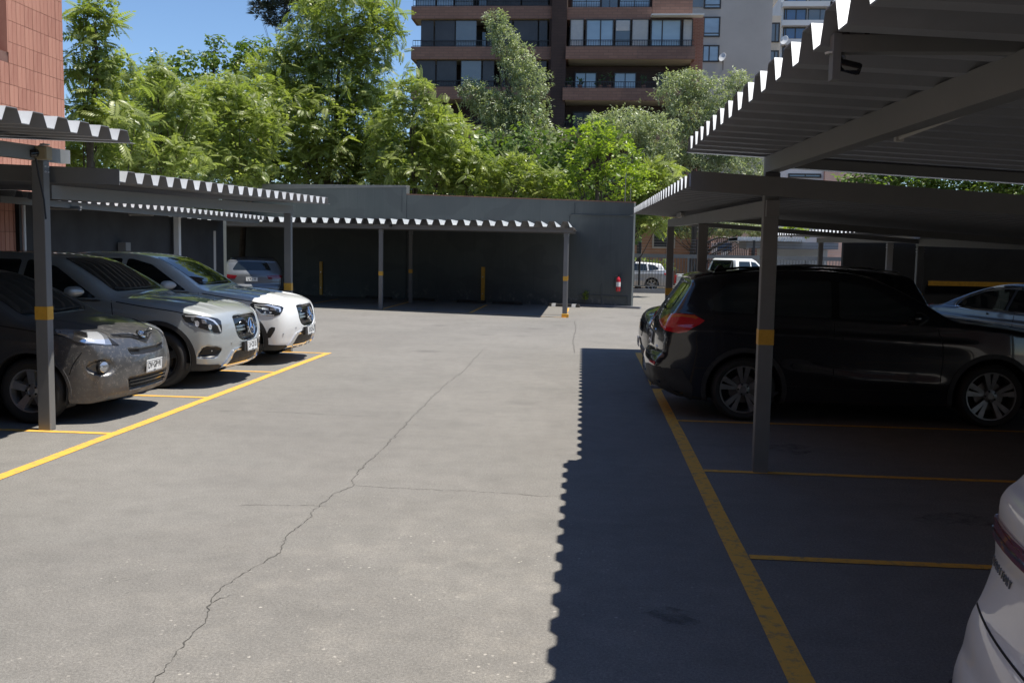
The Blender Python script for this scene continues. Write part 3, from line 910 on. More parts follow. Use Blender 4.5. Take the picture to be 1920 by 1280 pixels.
def black_suv(loc, rz):
    b = suv_body(sz=1.03, cell=.021, wr=.345, wheels=[(.85, .345), (3.435, .345)])
    pm = P_['black']
    t, body = base_car('parked_suv', 'glossy black SUV seen from its red tail lamp side, behind the right post', b, pm, rim=.255, spokes=5, twin=True, taper=(.026, .062), alloy=M['midalloy'])
    arches(b, t, M['plastic'], .05)
    glasshouse(b, t, [(-.64, 1.19), (.64, 1.19), (.54, 1.57), (-.54, 1.57)], [scl(q, 1, 1.03) for q in SUV_SIDE], [(-.60, 1.175), (.60, 1.175), (.50, 1.47), (-.50, 1.47)],
        pillars=[scl(q, 1, 1.03) for q in [[(2.46, 1.10), (2.44, 1.475), (2.52, 1.48), (2.54, 1.10)], [(3.28, 1.13), (3.22, 1.47), (3.30, 1.465), (3.35, 1.13)]]], gm='tint')
    seams(b, t, [[(1.40, .40), (1.38, .8), (1.44, 1.05)], [(2.50, .38), (2.51, 1.09)], [(3.28, 1.10), (3.28, .93), (3.12, .75), (3.02, .55)], [(1.40, .40), (2.2, .38), (3.0, .40)]])
    handles(b, t, [(2.32, .925), (3.14, .945)], pm)
    b.panel('sill_cladding', M['plastic'], [(1.24, .20), (3.12, .20), (3.14, .33), (1.22, .33)], 90, t, True, off=.012, rim=.03, res=.2)
    for s in (1, -1): mirror(t, 1.72, s*.87, 1.11, pm, s)
    for s in (1, -1):
        MB().tube([(2.0, s*.59, 1.58), (2.1, s*.59, 1.61), (2.6, s*.59, 1.655), (3.3, s*.585, 1.64), (3.75, s*.57, 1.585), (3.8, s*.57, 1.555)], .014, 8).build('roof_rail', M['gloss'], t, smooth=True)
    # roof spoiler and aerial fin
    b.panel('roof_spoiler', pm, rounded([(3.76, -.53), (4.0, -.51), (4.03, 0), (4.0, .51), (3.76, .53), (3.73, 0)], .05), 'T', t, off=.022, rim=.04)
    MB().prism([(3.50, 1.58), (3.68, 1.58), (3.68, 1.62), (3.64, 1.672), (3.61, 1.672)], -.022, .022, 'Y').build('aerial_fin', M['gloss'], t, bevel=.008)
    # tail
    tl = TL['out']
    for o in b.panel('tail_lamp', M['lampred'], tl, 140, t, True, off=.012, rim=.02):
        sg = 1 if o.data.vertices[0].co.y > 0 else -1
        for nm, mk, ol in TL['in']:
            V, T, NN, n = b.patch(ol, 140, off=.016, rim=.01, res=.02, dens=.012)
            if sg < 0: V = V*[1, -1, 1]; T = T[:, ::-1]
            link(nm, np_mesh(nm, V, T, M[mk], True), o)
    b.panel('bumper_cladding', M['plastic'], [(-.82, .25), (.82, .25), (.80, .56), (.42, .56), (.36, .46), (-.36, .46), (-.42, .56), (-.80, .56)], 180, t, off=.012, rim=.02, res=.06)
    b.panel('bumper_cladding', M['plastic'], [(3.98, .22), (4.42, .22), (4.45, .55), (4.10, .55), (3.98, .36)], 90, t, True, off=.012, rim=.02, res=.06)
    b.panel('skid_panel', M['plastic'], rounded([(-.42, .25), (.42, .25), (.36, .36), (-.36, .36)], .03), 180, t, off=.02, rim=.02, res=.08)
    for s in (1, -1):
        b.panel('rear_reflector', M['lampred'], [(s*.50, .575), (s*.74, .575), (s*.74, .61), (s*.52, .605)], 180, t, off=.008, res=.1)
        MB().lathe([(.045, 0), (.045, .10), (.036, .10), (.036, 0)], c=(4.30, s*.46, .315), axis='X', n=20).build('exhaust_tip', M['chrome'], t, smooth=True)
    b.strip('panel_gap', M['seam'], [(-.66, .665), (0, .65), (.66, .665)], 180, t, .01, off=.0015)
    b.panel('plate_recess', M['trim'], rounded([(-.30, .75), (.30, .75), (.30, .92), (-.30, .92)], .03), 180, t, off=.003)
    p, n = surf(b, 0, .83, 180)
    number_plate(t, (p.x+.015, 0, .83), (1, 0, .12), 'HX·RT·47')
    b.panel('plate_trim', M['chrome'], rounded([(-.30, .925), (.30, .925), (.28, .945), (-.28, .945)], .008), 180, t, off=.012)
    p, n = surf(b, 0, 1.04, 180)
    mt = face_mtx(p+n*.004, n)
    o = MB().lathe([(.041, 0), (.041, .004), (.033, .007), (.001, .007)], n=24).build('badge', M['gloss'], t, smooth=True); o.matrix_local = mt
    q = MB()
    for k in range(4):
        q.add([(0, 0, .0078)]+[(.024*math.cos(PI/2*k+PI/2*j/5), .024*math.sin(PI/2*k+PI/2*j/5), .0078) for j in range(6)], [tuple(range(7))], k % 2)
    q.build('badge_quarters', [M['plate'], M['badgeblue']], o)
    p, n = surf(b, -.50, .68, 180)
    text_mesh('model_lettering', 'X1', .07, M['chrome'], t, face_mtx(surf(b, .50, .745, 180)[0]+surf(b, .50, .745, 180)[1]*.004, surf(b, .50, .745, 180)[1]), .002)
    wipe = [(-.02, 1.20), (.3, 1.18)]
    P = np.array([[12, y, z] for y, z in wipe], float); P = b.trace(P, np.array([[-1., 0, 0]])); P = P+b.grad(P, .01, False)*.018
    MB().tube([tuple(x) for x in P], .008, 6).build('wiper', M['trim'], t)
    t.location = loc; t.rotation_euler = (0, 0, rz)
    return t, b

TL = dict(out=[(4.322,.44,1.049),(4.242,.707,1.133),(4.12,.844,1.149),(3.988,.867,1.14),(3.875,.88,1.082),(3.933,.883,1.034),(4.063,.881,.956),(4.141,.862,.939),(4.27,.794,.958),(4.311,.632,.986)])
TL['in'] = [('indicator', 'amber', [(4.233,.762,1.123),(4.106,.847,1.14),(3.988,.868,1.133),(3.945,.874,1.11),(3.974,.873,1.096),(4.014,.867,1.108),(4.119,.846,1.118),(4.234,.786,1.095)])]

def city_suv(loc, rz):
    """the small dusty crossover, nose out on the left"""
    w = .865
    scoop = np.array(CS['scoop'])
    smile = np.array(rounded(CS['slot'], .03))
    low = np.array(rounded(CS['intake'], .03))
    fogc = np.array(ellipse(.70, .568, .085, .08))
    dent = lambda P, d: (lambda x, y, z: d*(1-sstep(-.025, .012, poly_sd(y, z, P))))
    hood = lambda x, y, z: -.014*(1-sstep(.26, .34, y-.1*x))*sstep(.10, .3, x)*(1-sstep(.8, 1.0, x))*sstep(.72, .80, z)
    b = Body(top=[(.22, .20), (.08, .245), (.03, .33), (.005, .44), (0, .56), (.03, .68), (.07, .775), (.15, .855), (.38, .93), (.72, .985), (.98, 1.03), (1.3, 1.21), (1.68, 1.395), (1.95, 1.475), (2.4, 1.525), (3.0, 1.52),
             (3.5, 1.46), (3.72, 1.41), (3.82, 1.22), (3.90, 1.02), (3.95, .86), (3.97, .6), (3.93, .4), (3.8, .25)], bottom=[(3.6, .20), (.4, .20)],
        plan=[(-.2, w*.58), (0, w*.70), (.12, w*.83), (.35, w*.94), (.6, w*.985), (.9, w), (2, w*.985), (3, w*.99), (3.4, w), (3.7, w*.96), (3.97, w*.84)],
        belt=[(0, .86), (1.1, .96), (3.0, 1.05), (4, 1.08)], roofw=[(1.0, w*.80), (1.8, w*.70), (2.6, w*.68), (3.6, w*.66), (3.9, w*.74)],
        wheels=[(.86, .33), (3.32, .33)], cell=.021, kf=.17, kr=.09, r_low=.06, r_roof=.08, crown=.022, arch=.05,
        creases=[([(.7, .80), (1.5, .86), (3.0, .92), (3.8, .95)], .014, .03, .10)],
        emboss=[(-1, .4, dent(scoop, .03)), (-1, .4, dent(smile, .03)), (-1, .4, dent(low, .025)), (-1, .5, dent(fogc, .03)), (.1, 1., hood)])
    pm = P_['muddy']
    t, body = base_car('parked_suv', 'mud spattered dark grey SUV, nearest of the three nosing out on the left', b, pm, rim=.215, tyre_w=.20, spokes=5, twin=False, taper=(.06, .085))
    arches(b, t, pm, .03)
    glasshouse(b, t, [(-.62, 1.05), (.62, 1.05), (.53, 1.45), (-.53, 1.45)],
        [[(1.25, 1.0), (1.36, 1.09), (1.80, 1.33), (2.10, 1.40), (2.14, 1.40), (2.15, 1.03)], [(2.23, 1.035), (2.22, 1.405), (2.65, 1.40), (2.92, 1.385), (2.95, 1.06)], [(3.02, 1.07), (3.0, 1.38), (3.3, 1.32), (3.42, 1.12)]],
        [(-.55, 1.08), (.55, 1.08), (.46, 1.34), (-.46, 1.34)])
    seams(b, t, [[(1.22, .40), (1.20, .8), (1.22, .98)], [(2.19, .38), (2.19, 1.02)], [(.20, .80), (.5, .875), (.9, .935), (1.2, .975)], [(.34, .72), (.42, .60), (.46, .5)]])
    handles(b, t, [(2.02, .90)], pm)
    for s in (1, -1): mirror(t, 1.42, s*.83, 1.01, pm, s, .19, .15)
    wipers(b, t, [[(-.5, 1.075), (-.05, 1.065), (.08, 1.07)], [(.1, 1.065), (.4, 1.065), (.58, 1.08)]])
    b.panel('grille', M['trim'], CS['scoop'], 0, t, off=.004)
    b.panel('grille_mesh', M['plastic'], [(-.36, .846), (-.2, .83), (-.1, .797), (-.1, .79), (-.2, .822), (-.36, .84)], 0, t, True, off=.014, res=.2)
    b.panel('bumper_slot', M['trim'], rounded(CS['slot'], .012), 0, t, off=.004)
    li = b.panel('lower_intake', M['trim'], rounded(CS['intake'], .02), 0, t, off=.004)[0]
    for z in (.325, .36, .395):
        b.panel('intake_slat', M['gloss'], [(-.40, z), (.40, z), (.41, z+.014), (-.41, z+.014)], 0, li, off=.022, rim=.02, res=.12)
    for o in b.panel('headlight', M['lampclear'], CL['out'], 42, t, True, off=.007, rim=.02):
        hparts(b, o, CL, 1 if o.data.vertices[0].co.y > 0 else -1)
    for s in (1, -1):
        p, n = surf(b, s*.70, .57)
        n = Vector((-.93, s*.36, 0)).normalized()
        o = MB().lathe([(.055, -.01), (.055, .012), (.045, .02), (.001, .026)], n=24).build('fog_lamp', M['lampclear'], t, smooth=True)
        o.matrix_local = face_mtx(p+n*.004, n)
        MB().lathe([(.075, -.02), (.072, .008), (.057, .004)], n=24).build('fog_bezel', M['trim'], o, smooth=True)
    p, n = surf(b, 0, .842)
    o = MB().lathe([(.058, -.004), (.05, .001), (.001, .001)], n=20).build('badge', M['chrome'], t); o.matrix_local = face_mtx(p+n*.008, n)
    for rx, ry in ((.062, .042), (.022, .040), (.045, .018)):
        ps = [(rx*math.cos(a), ry*math.sin(a)+(.016 if rx == .045 else 0), .004) for a in np.linspace(0, 2*PI, 29)]
        MB().tube(ps, .0065, 6, caps=False).build('badge_ring', M['chrome'], o, smooth=True)
    p, n = surf(b, 0, .52)
    number_plate(t, (p.x-.02, 0, .52), (-1, 0, -.05), 'DV·GP·91')
    MB().box(.62, .66, .42, .70, .13, .24).build('air_dam', M['trim'], t, bevel=.004)
    t.location = loc; t.rotation_euler = (0, 0, rz)
    return t, b

CL = dict(out=[(.612,.801,.937),(.538,.714,.936),(.399,.591,.913),(.329,.514,.899),(.263,.509,.877),(.193,.524,.843),(.118,.496,.768),(.153,.59,.78),(.18,.658,.784),(.24,.738,.803),(.316,.787,.81),(.369,.803,.823),(.432,.813,.846),(.44,.812,.854),(.572,.824,.902)])
CL['in'] = [('lamp_bowl', 'lampwhite', [(.375,.637,.902),(.328,.531,.897),(.263,.562,.871),(.206,.62,.831),(.183,.653,.791),(.242,.736,.807),(.312,.783,.817)]),
 ('lamp_corner', 'trim', [(.222,.535,.857),(.118,.496,.768),(.149,.579,.779)]),
 ('indicator', 'chrome', [(.466,.727,.919),(.415,.664,.911),(.369,.661,.897),(.317,.785,.817),(.366,.801,.829),(.425,.81,.852)])]
CS = dict(scoop=[(-.43,.872),(-.13,.853),(0,.80),(.13,.853),(.43,.872),(.445,.85),(.237,.828),(.12,.79),(0,.755),(-.12,.79),(-.237,.828),(-.445,.85)],
 slot=[(-.39,.722),(-.19,.708),(.19,.708),(.39,.722),(.36,.664),(.14,.652),(-.14,.652),(-.36,.664)], intake=[(-.45,.435),(.45,.435),(.39,.305),(-.39,.305)])

def plain_car(name, label, b, pm, side, front, rear, loc, rz, sx=1, sz=1, plate=None, rear_plate=None, lamps=True, rails=False, **kw):
    """a car seen only in part or far off"""
    tail_mat = kw.pop('tail_mat', 'lampred')
    t, body = base_car(name, label, b, pm, **kw)
    glasshouse(b, t, front, side, rear)
    L, z = b.L, sz
    w = b.wmax
    seams(b, t, [[(1.38*sx, .40), (1.36*sx, .8*z), (1.40*sx, 1.0*z)], [(2.50*sx, .38), (2.51*sx, 1.03*z)]])
    handles(b, t, [(2.3*sx, .90*z), (3.12*sx, .92*z)], pm)
    for s in (1, -1): mirror(t, 1.70*sx, s*(w-.05), 1.03*z, pm, s, .17, .12)
    if lamps:
        b.panel('headlight', M['lampclear'], [(.42*sx, w*.93, .90*z), (.12*sx, w*.72, .86*z), (.08*sx, w*.62, .80*z), (.10*sx, w*.68, .74*z), (.30*sx, w*.90, .78*z)], 42, t, True, off=.007)
        b.panel('grille', M['gloss'], rounded([(-.36, .62*z), (.36, .62*z), (.40, .82*z), (-.40, .82*z)], .05), 0, t, off=.006)
        b.panel('lower_intake', M['trim'], rounded([(-.5, .30), (.5, .30), (.42, .46), (-.42, .46)], .05), 0, t, off=.006)
        b.panel('tail_lamp', M[tail_mat], [(L-.02, w*.55, .97*z), (L-.12, w*.8, 1.0*z), (L-.34, w*.97, .98*z), (L-.28, w*.95, .88*z), (L-.03, w*.60, .86*z)], 140, t, True, off=.008)
    if plate:
        p, n = surf(b, 0, .54); number_plate(t, (p.x-.02, 0, .54), (-1, 0, 0), plate)
    if rear_plate:
        p, n = surf(b, 0, rear_plate[1], 180); number_plate(t, (p.x+.02, 0, rear_plate[1]), (1, 0, .1), rear_plate[0])
    if rails:
        for s in (1, -1):
            zt = b.zmax
            MB().tube([(1.95*sx, s*.57, zt-.06), (2.1*sx, s*.57, zt-.01), (2.7*sx, s*.57, zt+.02), (3.4*sx, s*.565, zt-.005), (3.8*sx, s*.55, zt-.06)], .014, 8).build('roof_rail', M['satin'], t, smooth=True)
    t.location = loc; t.rotation_euler = (0, 0, rz)
    return t
# ------------------------------------------------------------------ ground, lot, markings
def asphalt():
    t = NT('worn_asphalt'); t.set(Roughness=.92, Specular__IOR__Level=.25)
    v = t.coords()
    big = t.noise(v, .35, 6, .6)
    mid = t.noise(t.coords((.6, 2.4, 1), rot=(0, 0, .12)), 1.3, 7, .7)
    c = t.mix(t.ramp(big, (.3, 0), (.7, 1)), (.170, .163, .149), (.210, .200, .183))
    c = t.mix(t.ramp(mid, (.40, 0), (.75, .38)), c, (.228, .213, .192))
    dark = t.noise(t.coords((1, 1.4, 1)), .9, 8, .72)
    c = t.mix(t.ramp(dark, (.50, 0), (.70, .38)), c, (.132, .128, .117))
    # pale dusty scuffs near the middle of the lane
    px = t.n('VectorMath', _operation='DISTANCE'); t.l(v, px.inputs[0]); px.inputs[1].default_value = (-.9, 4.6, 0)
    zone = t.ramp(px.outputs['Value'], (.0, 1), (1., 0))
    dz = t.n('Math', _operation='MULTIPLY'); t.l(px.outputs['Value'], dz.inputs[0]); dz.inputs[1].default_value = .38
    zone = t.ramp(dz.outputs[0], (.25, 1), (1., 0))
    sc = t.mix(1., t.ramp(t.noise(v, 3.2, 7, .75), (.48, 0), (.70, .6)), zone, 'MULTIPLY')
    c = t.mix(sc, c, (.275, .257, .226))
    pat = t.noise(t.coords((.8, .5, 1), rot=(0, 0, .5)), .55, 2, .4)
    c = t.mix(t.ramp(pat, (.52, 0), (.535, .16)), c, (.14, .13, .12))
    blot = t.noise(v, 5.5, 6, .7)
    c = t.mix(.35, c, t.ramp(blot, (.3, .38), (.7, .62)), 'OVERLAY')
    g = t.noise(v, 70, 4, .75)
    c = t.mix(.6, c, t.ramp(g, (.34, .3), (.66, .7)), 'OVERLAY')
    g2 = t.noise(v, 210, 2, .6)
    c = t.mix(.5, c, t.ramp(g2, (.35, .3), (.65, .7)), 'OVERLAY')
    # grit and pale chips
    vo = t.n('TexVoronoi', Scale=75.); t.l(v, vo.inputs['Vector'])
    c = t.mix(t.ramp(vo.outputs['Distance'], (.10, .65), (.22, 0)), c, (.30, .28, .25))
    vo = t.n('TexVoronoi', Scale=19.); t.l(v, vo.inputs['Vector'])
    pick = t.mix(1., t.ramp(t.noise(v, 1.7, 5, .75), (.48, 0), (.60, 1)), t.mix(.12, zone, (1, 1, 1)), 'MULTIPLY')
    chips = t.mix(1., t.ramp(vo.outputs['Distance'], (.10, 1), (.20, 0)), pick, 'MULTIPLY')
    chips = t.mix(1., chips, t.ramp(t.noise(v, 40, 3, .7), (.42, 0), (.55, 1)), 'MULTIPLY')
    c = t.mix(chips, c, (.46, .43, .38))
    oil = t.n('TexVoronoi', Scale=.55); t.l(v, oil.inputs['Vector'])
    c = t.mix(t.ramp(oil.outputs['Distance'], (.04, .35), (.16, 0)), c, (.06, .058, .055))
    t.color(c)
    t.bump(t.mix(.5, g, g2), .5, .008)
    return t.m
M['asphalt'] = asphalt()
M['soil'] = mat('dry_soil', (.16, .125, .09), .95, var=.4, scale=1.5, bump=.4, bscale=20)
def linepaint():
    t = NT('yellow_line_paint'); t.set(Roughness=.7)
    v = t.coords()
    w = t.noise(v, 14, 6, .75)
    c = t.mix(t.ramp(w, (.50, 0), (.63, .9)), (.80, .42, .055), (.30, .22, .12))
    c = t.mix(t.ramp(t.noise(v, 1.3, 3), (.3, 0), (.7, .35)), c, (.66, .36, .07))
    t.color(c); t.bump(t.noise(v, 120, 2), .3, .004)
    return t.m
M['line'] = linepaint()
M['crack'] = mat('crack_dark', (.075, .071, .064), .95)

def structure(name, m, mb, parent=None, **kw):
    o = mb.build(name, m, parent, **kw)
    if parent is None: o['kind'] = 'structure'
    return o

structure('ground', M['soil'], MB().add([(-400, -60, -.02), (400, -60, -.02), (400, 600, -.02), (-400, 600, -.02)], [(0, 1, 2, 3)]))
lot = structure('parking_lot', M['asphalt'], MB().add([(-18, -14, 0), (22, -14, 0), (22, 47.5, 0), (-18, 47.5, 0)], [(0, 1, 2, 3)]))
def line(x0, y0, x1, y1, w=.11, z=.004):
    a, b = Vector((x0, y0, 0)), Vector((x1, y1, 0))
    d = (b-a).normalized(); n = Vector((-d.y, d.x, 0))*w/2
    k = max(1, int((b-a).length/.6)); rr = random.Random(int(x0*97+y0*31))
    vs = []
    for i in range(k+1):
        p = a+(b-a)*i/k; j = rr.uniform(-.008, .008)
        vs += [(p.x+n.x*(1+j*8), p.y+n.y*(1+j*8), z), (p.x-n.x*(1-j*8), p.y-n.y*(1-j*8), z)]
    return MB().add(vs, [(2*i, 2*i+1, 2*i+3, 2*i+2) for i in range(k)]).build('painted_line', M['line'], lot)
line(-4.43, -3, -4.43, 16.12)
for y in (8.63, 10.93, 13.40, 16.07): line(-9.9, y+.04, -4.485, y, .085)
line(.93, -3, .93, 17.5, .115)
for y in (.95, 3.30, 5.65, 7.94, 10.35, 12.76, 15.1, 17.44): line(.99, y, 6.3, y-.03, .08)

def stain(x, y, r, seed):
    rr = random.Random(seed)
    ph = [rr.uniform(0, 6.28) for _ in range(4)]
    vs = [(x, y, .002)]
    for i in range(28):
        a = 2*PI*i/28
        q = r*(1+.22*math.sin(2*a+ph[0])+.16*math.sin(3*a+ph[1])+.12*math.sin(5*a+ph[2])+.08*math.sin(9*a+ph[3]))
        vs.append((x+q*math.cos(a), y+q*.75*math.sin(a), .002))
    MB().add(vs, [(0, i+1, (i+1) % 28+1) for i in range(28)]).build('oil_stain', M['oil'], lot)
ot = NT('oil_stain'); ot.set(Base__Color=(.045, .043, .041, 1), Roughness=.75)
otr = ot.n('BsdfTransparent'); omx = ot.n('MixShader')
ot.l(ot.ramp(ot.noise(ot.coords(), 9, 6, .7), (.42, 0), (.70, .45)), omx.inputs[0])
ot.l(otr.outputs[0], omx.inputs[1]); ot.l(ot.b.outputs[0], omx.inputs[2]); ot.l(omx.outputs[0], ot.t.nodes['Material Output'].inputs['Surface'])
M['oil'] = ot.m
for i, (x, y, r) in enumerate(((2.6, 6.7, .26), (2.1, 4.5, .20), (.45, 4.65, .13), (1.9, 9.0, .25), (-5.0, 29., .4))): stain(x, y, r, i+3)

def gnd(px, py):
    d = CAM_R @ Vector(((px-960)/F_PX, -(py-640)/F_PX, -1))
    t = -CAM_H/d.z
    return Vector((d.x*t, d.y*t, 0))
def crack(pix, w=.011, seed=0):
    rr = random.Random(seed)
    P = [gnd(*p) for p in pix]
    Q = []
    for a, b in zip(P, P[1:]):
        n = max(3, int((b-a).length/.022))
        s = Vector((-(b-a).y, (b-a).x, 0)).normalized()
        off = 0
        for i in range(n):
            off = off*.72+rr.uniform(-.012, .012)
            Q.append(a+(b-a)*i/n+s*off*min(1, 4*i/n, 4*(n-i)/n))
    Q.append(P[-1])
    vs = []
    for i, q in enumerate(Q):
        d = (Q[min(i+1, len(Q)-1)]-Q[max(i-1, 0)]).normalized()
        ww = w*(.35+.65*min(1, i/4, (len(Q)-1-i)/4))*rr.uniform(.15, 1.5)/2
        vs += [(q.x-d.y*ww, q.y+d.x*ww, .003), (q.x+d.y*ww, q.y-d.x*ww, .003)]
    MB().add(vs, [(2*i, 2*i+1, 2*i+3, 2*i+2) for i in range(len(Q)-1)]).build('asphalt_crack', M['crack'], lot)
crack([(270, 1300), (330, 1225), (362, 1185), (386, 1160), (400, 1118), (440, 1085), (500, 1050), (526, 1036), (540, 1002), (575, 975), (600, 945), (625, 925), (663, 911), (661, 898), (690, 865), (720, 840), (745, 812), (770, 785), (800, 755), (830, 725), (870, 695), (905, 656)], .0055, 1)
crack([(662, 910), (720, 914), (800, 917), (900, 922), (1000, 929), (1050, 931)], .005, 2)
crack([(618, 949), (560, 947), (480, 946), (440, 948)], .004, 3)
crack([(756, 784), (700, 781), (600, 776), (500, 772), (400, 770)], .006, 4)
crack([(398, 1130), (425, 1120), (448, 1112)], .006, 5)
crack([(1078, 662), (1074, 640), (1080, 615), (1077, 602)], .010, 6)

# ------------------------------------------------------------------ painted steel and walls
def steel(name, c, rough=.45):
    t = NT(name); t.set(Roughness=rough, Specular__IOR__Level=.4)
    v = t.coords()
    f = t.noise(v, 2.2, 5, .65)
    c2 = tuple(x*1.25+.004 for x in c)
    col = t.ramp(f, (.3, c), (.75, c2))
    st = t.noise(t.coords((6, 6, .5)), 3, 5, .7)
    col = t.mix(t.ramp(st, (.62, 0), (.8, .4)), col, tuple(x*1.5+.01 for x in c))
    t.color(col); t.rough(t.ramp(f, (.3, rough), (.8, rough+.2)))
    t.bump(t.noise(v, 60, 2), .06, .004)
    return t.m
M['post'] = steel('charcoal_steel', (.150, .151, .147))
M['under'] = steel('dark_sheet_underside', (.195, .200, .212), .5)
M['sheet'] = mat('pale_galvanised_sheet', (.62, .64, .65), .42, .25, var=.18, scale=3)
M['band'] = mat('yellow_band_paint', (.66, .36, .04), .55, var=.2, scale=9)
def render_wall():
    t = NT('charcoal_render'); t.set(Roughness=.85, Specular__IOR__Level=.25)
    v = t.coords()
    f = t.noise(t.coords((1, 1, .35)), .6, 6, .65)
    c = t.ramp(f, (.3, (.088, .099, .097)), (.7, (.115, .127, .124)))
    s_ = t.noise(t.coords((5, 5, .25)), 2.2, 6, .7)
    c = t.mix(t.ramp(s_, (.55, 0), (.75, .35)), c, (.16, .17, .168))
    pt = t.noise(t.coords((.6, .6, 1)), 1.1, 2, .4)
    c = t.mix(t.ramp(pt, (.55, 0), (.565, .5)), c, (.085, .092, .092))
    dr = t.noise(t.coords((9, 9, .12)), 1.6, 4, .6)
    c = t.mix(t.ramp(dr, (.62, 0), (.74, .5)), c, (.06, .066, .066))
    xyz = t.n('SeparateXYZ'); t.l(v, xyz.inputs[0])
    low = t.mix(1., t.ramp(xyz.outputs['Z'], (.0, 1), (.5, 0)), t.ramp(t.noise(v, 3.5, 6, .75), (.55, 0), (.68, 1)), 'MULTIPLY')
    c = t.mix(low, c, (.3, .29, .28))
    t.color(c); t.bump(t.noise(v, 9, 6), .10, .01)
    return t.m
M['wall'] = render_wall()
M['shadewall'] = mat('wall_darkened_for_shade', (.022, .024, .028), .8, var=.25, scale=1.2)  # wall colour darkened to stand in for deep shade under the roofs

def sheet_mesh(w, n, pitch, zf, along, d=.105, x_over=0):
    """corrugated deck: ribs run along local u (0..w), repeated n times along v; zf(u, v) gives the height of its lower face.
    pale upper face, dark lower face, cut ends"""
    prof = [(0, 0), (.10, 0), (.155, 1), (.295, 1), (.35, 0)]
    k = pitch/.35
    vs = []
    for i in range(n):
        vs += [(a*k+i*pitch, h*d) for a, h in prof[:-1]]
    vs.append((n*pitch, 0)); vs.append((n*pitch+.10*k, 0))
    m = MB()
    N = len(vs)
    us = [0, w]
    P = []
    for lay, dz in ((0, .006), (1, 0)):
        for u in us:
            for v, h in vs:
                P.append(along(u, v, zf(u, v)+h+dz))
    F, mi = [], []
    for i in range(N-1):
        F.append((i, i+1, N+i+1, N+i)); mi.append(0)
        F.append((2*N+i, 3*N+i, 3*N+i+1, 2*N+i+1)); mi.append(1)
        F.append((i, 2*N+i, 2*N+i+1, i+1)); mi.append(1)
        F.append((N+i, N+i+1, 3*N+i+1, 3*N+i)); mi.append(1)
    F.append((0, N, 3*N, 2*N)); mi.append(1); F.append((N-1, 3*N-1, 4*N-1, 2*N-1)); mi.append(1)
    m.v = [tuple(p) for p in P]; m.f = F; m.m = mi
    me = bpy.data.meshes.new('roof_sheet')
    me.from_pydata(m.v, [], m.f)
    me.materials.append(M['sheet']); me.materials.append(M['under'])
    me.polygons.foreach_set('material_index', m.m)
    return me

def post(parent, x, y, h, s=.12, sy=.10, band=1.06, foot=False, name='post'):
    p = MB().box(-s/2, s/2, -sy/2, sy/2, 0, h).build(name, M['post'], parent, loc=(x, y, 0), bevel=.006)
    if band: MB().box(-s/2-.002, s/2+.002, -sy/2-.002, sy/2+.002, band, band+.125).build('painted_band', M['band'], p)
    for zz in (h-.05, h-.10):
        for yy in (-sy/4, sy/4):
            MB().tube([(-s/2-.010, yy, zz), (s/2+.010, yy, zz)], .008, 6).build('bolt', M['sheet'], p)
    if foot:
        MB().box(-s/2-.04, s/2+.04, -sy/2-.04, sy/2+.04, .004, .012).build('base_plate', M['post'], p)
    return p

def carport(label, xe, xo, y0, y1, z, sx, sy, posts, beam_x, beam_z, beam_y, outer=True, fascia=True, group='carports over the parking bays', beam_h=.13, inset=.55):
    """xe: aisle eave, xo: outer edge; z: lower face of the sheet at (xe, y1); sx, sy: rise per metre in x and y"""
    t = thing('carport', label, 'carport', (xe, y1, 0), group=group)
    W = abs(xo-xe); sg = 1 if xo > xe else -1
    n = int((y1-y0-.10)/.35)
    zf = lambda u, v: z + sx*u*sg - sy*v
    me = sheet_mesh(W, n, .35, zf, lambda u, v, h: (sg*u, -v, h))
    link('roof_sheet', me, t)
    bx = beam_x-xe
    def beam(x, ya, yb, za, zb, h=beam_h, w=.10, nm='beam'):
        return MB().hexa([(x-w/2, ya, za), (x+w/2, ya, za), (x+w/2, yb, zb), (x-w/2, yb, zb), (x-w/2, ya, za+h), (x+w/2, ya, za+h), (x+w/2, yb, zb+h), (x-w/2, yb, zb+h)]).build(nm, M['post'], t)
    ya, yb = y0-y1+.02, beam_y-y1
    beam(bx, ya, yb, beam_z+sy*ya, beam_z+sy*yb)
    if outer:
        xo_ = sg*(W-inset); bz = beam_z+sx*(xo_-bx)
        beam(xo_, ya, yb, bz+sy*ya, bz+sy*yb)
    # cross beams at the posts, tucked under the sheet between the long beams
    for py in posts:
        b = post(t, bx, py-y1, beam_z+sy*(py-y1)-.002)
        if outer:
            post(t, xo_, py-y1, bz+sy*(py-y1)-.002)
            ly = py-y1+(.0 if py-y1 < -.2 else 0)
            x0_, x1_ = (bx+.052, xo_-.052) if sg > 0 else (xo_+.052, bx-.052)
            za_, zb_ = (beam_z, bz) if sg > 0 else (bz, beam_z)
            q = sy*ly
            MB().hexa([(x0_, ly-.05, za_+q+.04), (x1_, ly-.05, zb_+q+.04), (x1_, ly+.05, zb_+q+.04), (x0_, ly+.05, za_+q+.04), (x0_, ly-.05, za_+q+beam_h-.01), (x1_, ly-.05, zb_+q+beam_h-.01), (x1_, ly+.05, zb_+q+beam_h-.01), (x0_, ly+.05, za_+q+beam_h-.01)]).build('cross_beam', M['post'], t)
    if fascia:
        yy = -(n*.35+.10)-.012
        zz = z-sy*(n*.35+.1)
        a, b_ = (0, sg*W)
        lo, hi = min(a, b_), max(a, b_)
        zl, zr = zz+sx*lo, zz+sx*hi
        MB().hexa([(lo, yy-.008, zl-.03), (hi, yy-.008, zr-.03), (hi, yy, zr-.03), (lo, yy, zl-.03), (lo, yy-.008, zl+.122), (hi, yy-.008, zr+.122), (hi, yy, zr+.122), (lo, yy, zl+.122)]).build('end_flashing', M['post'], t)
    return t

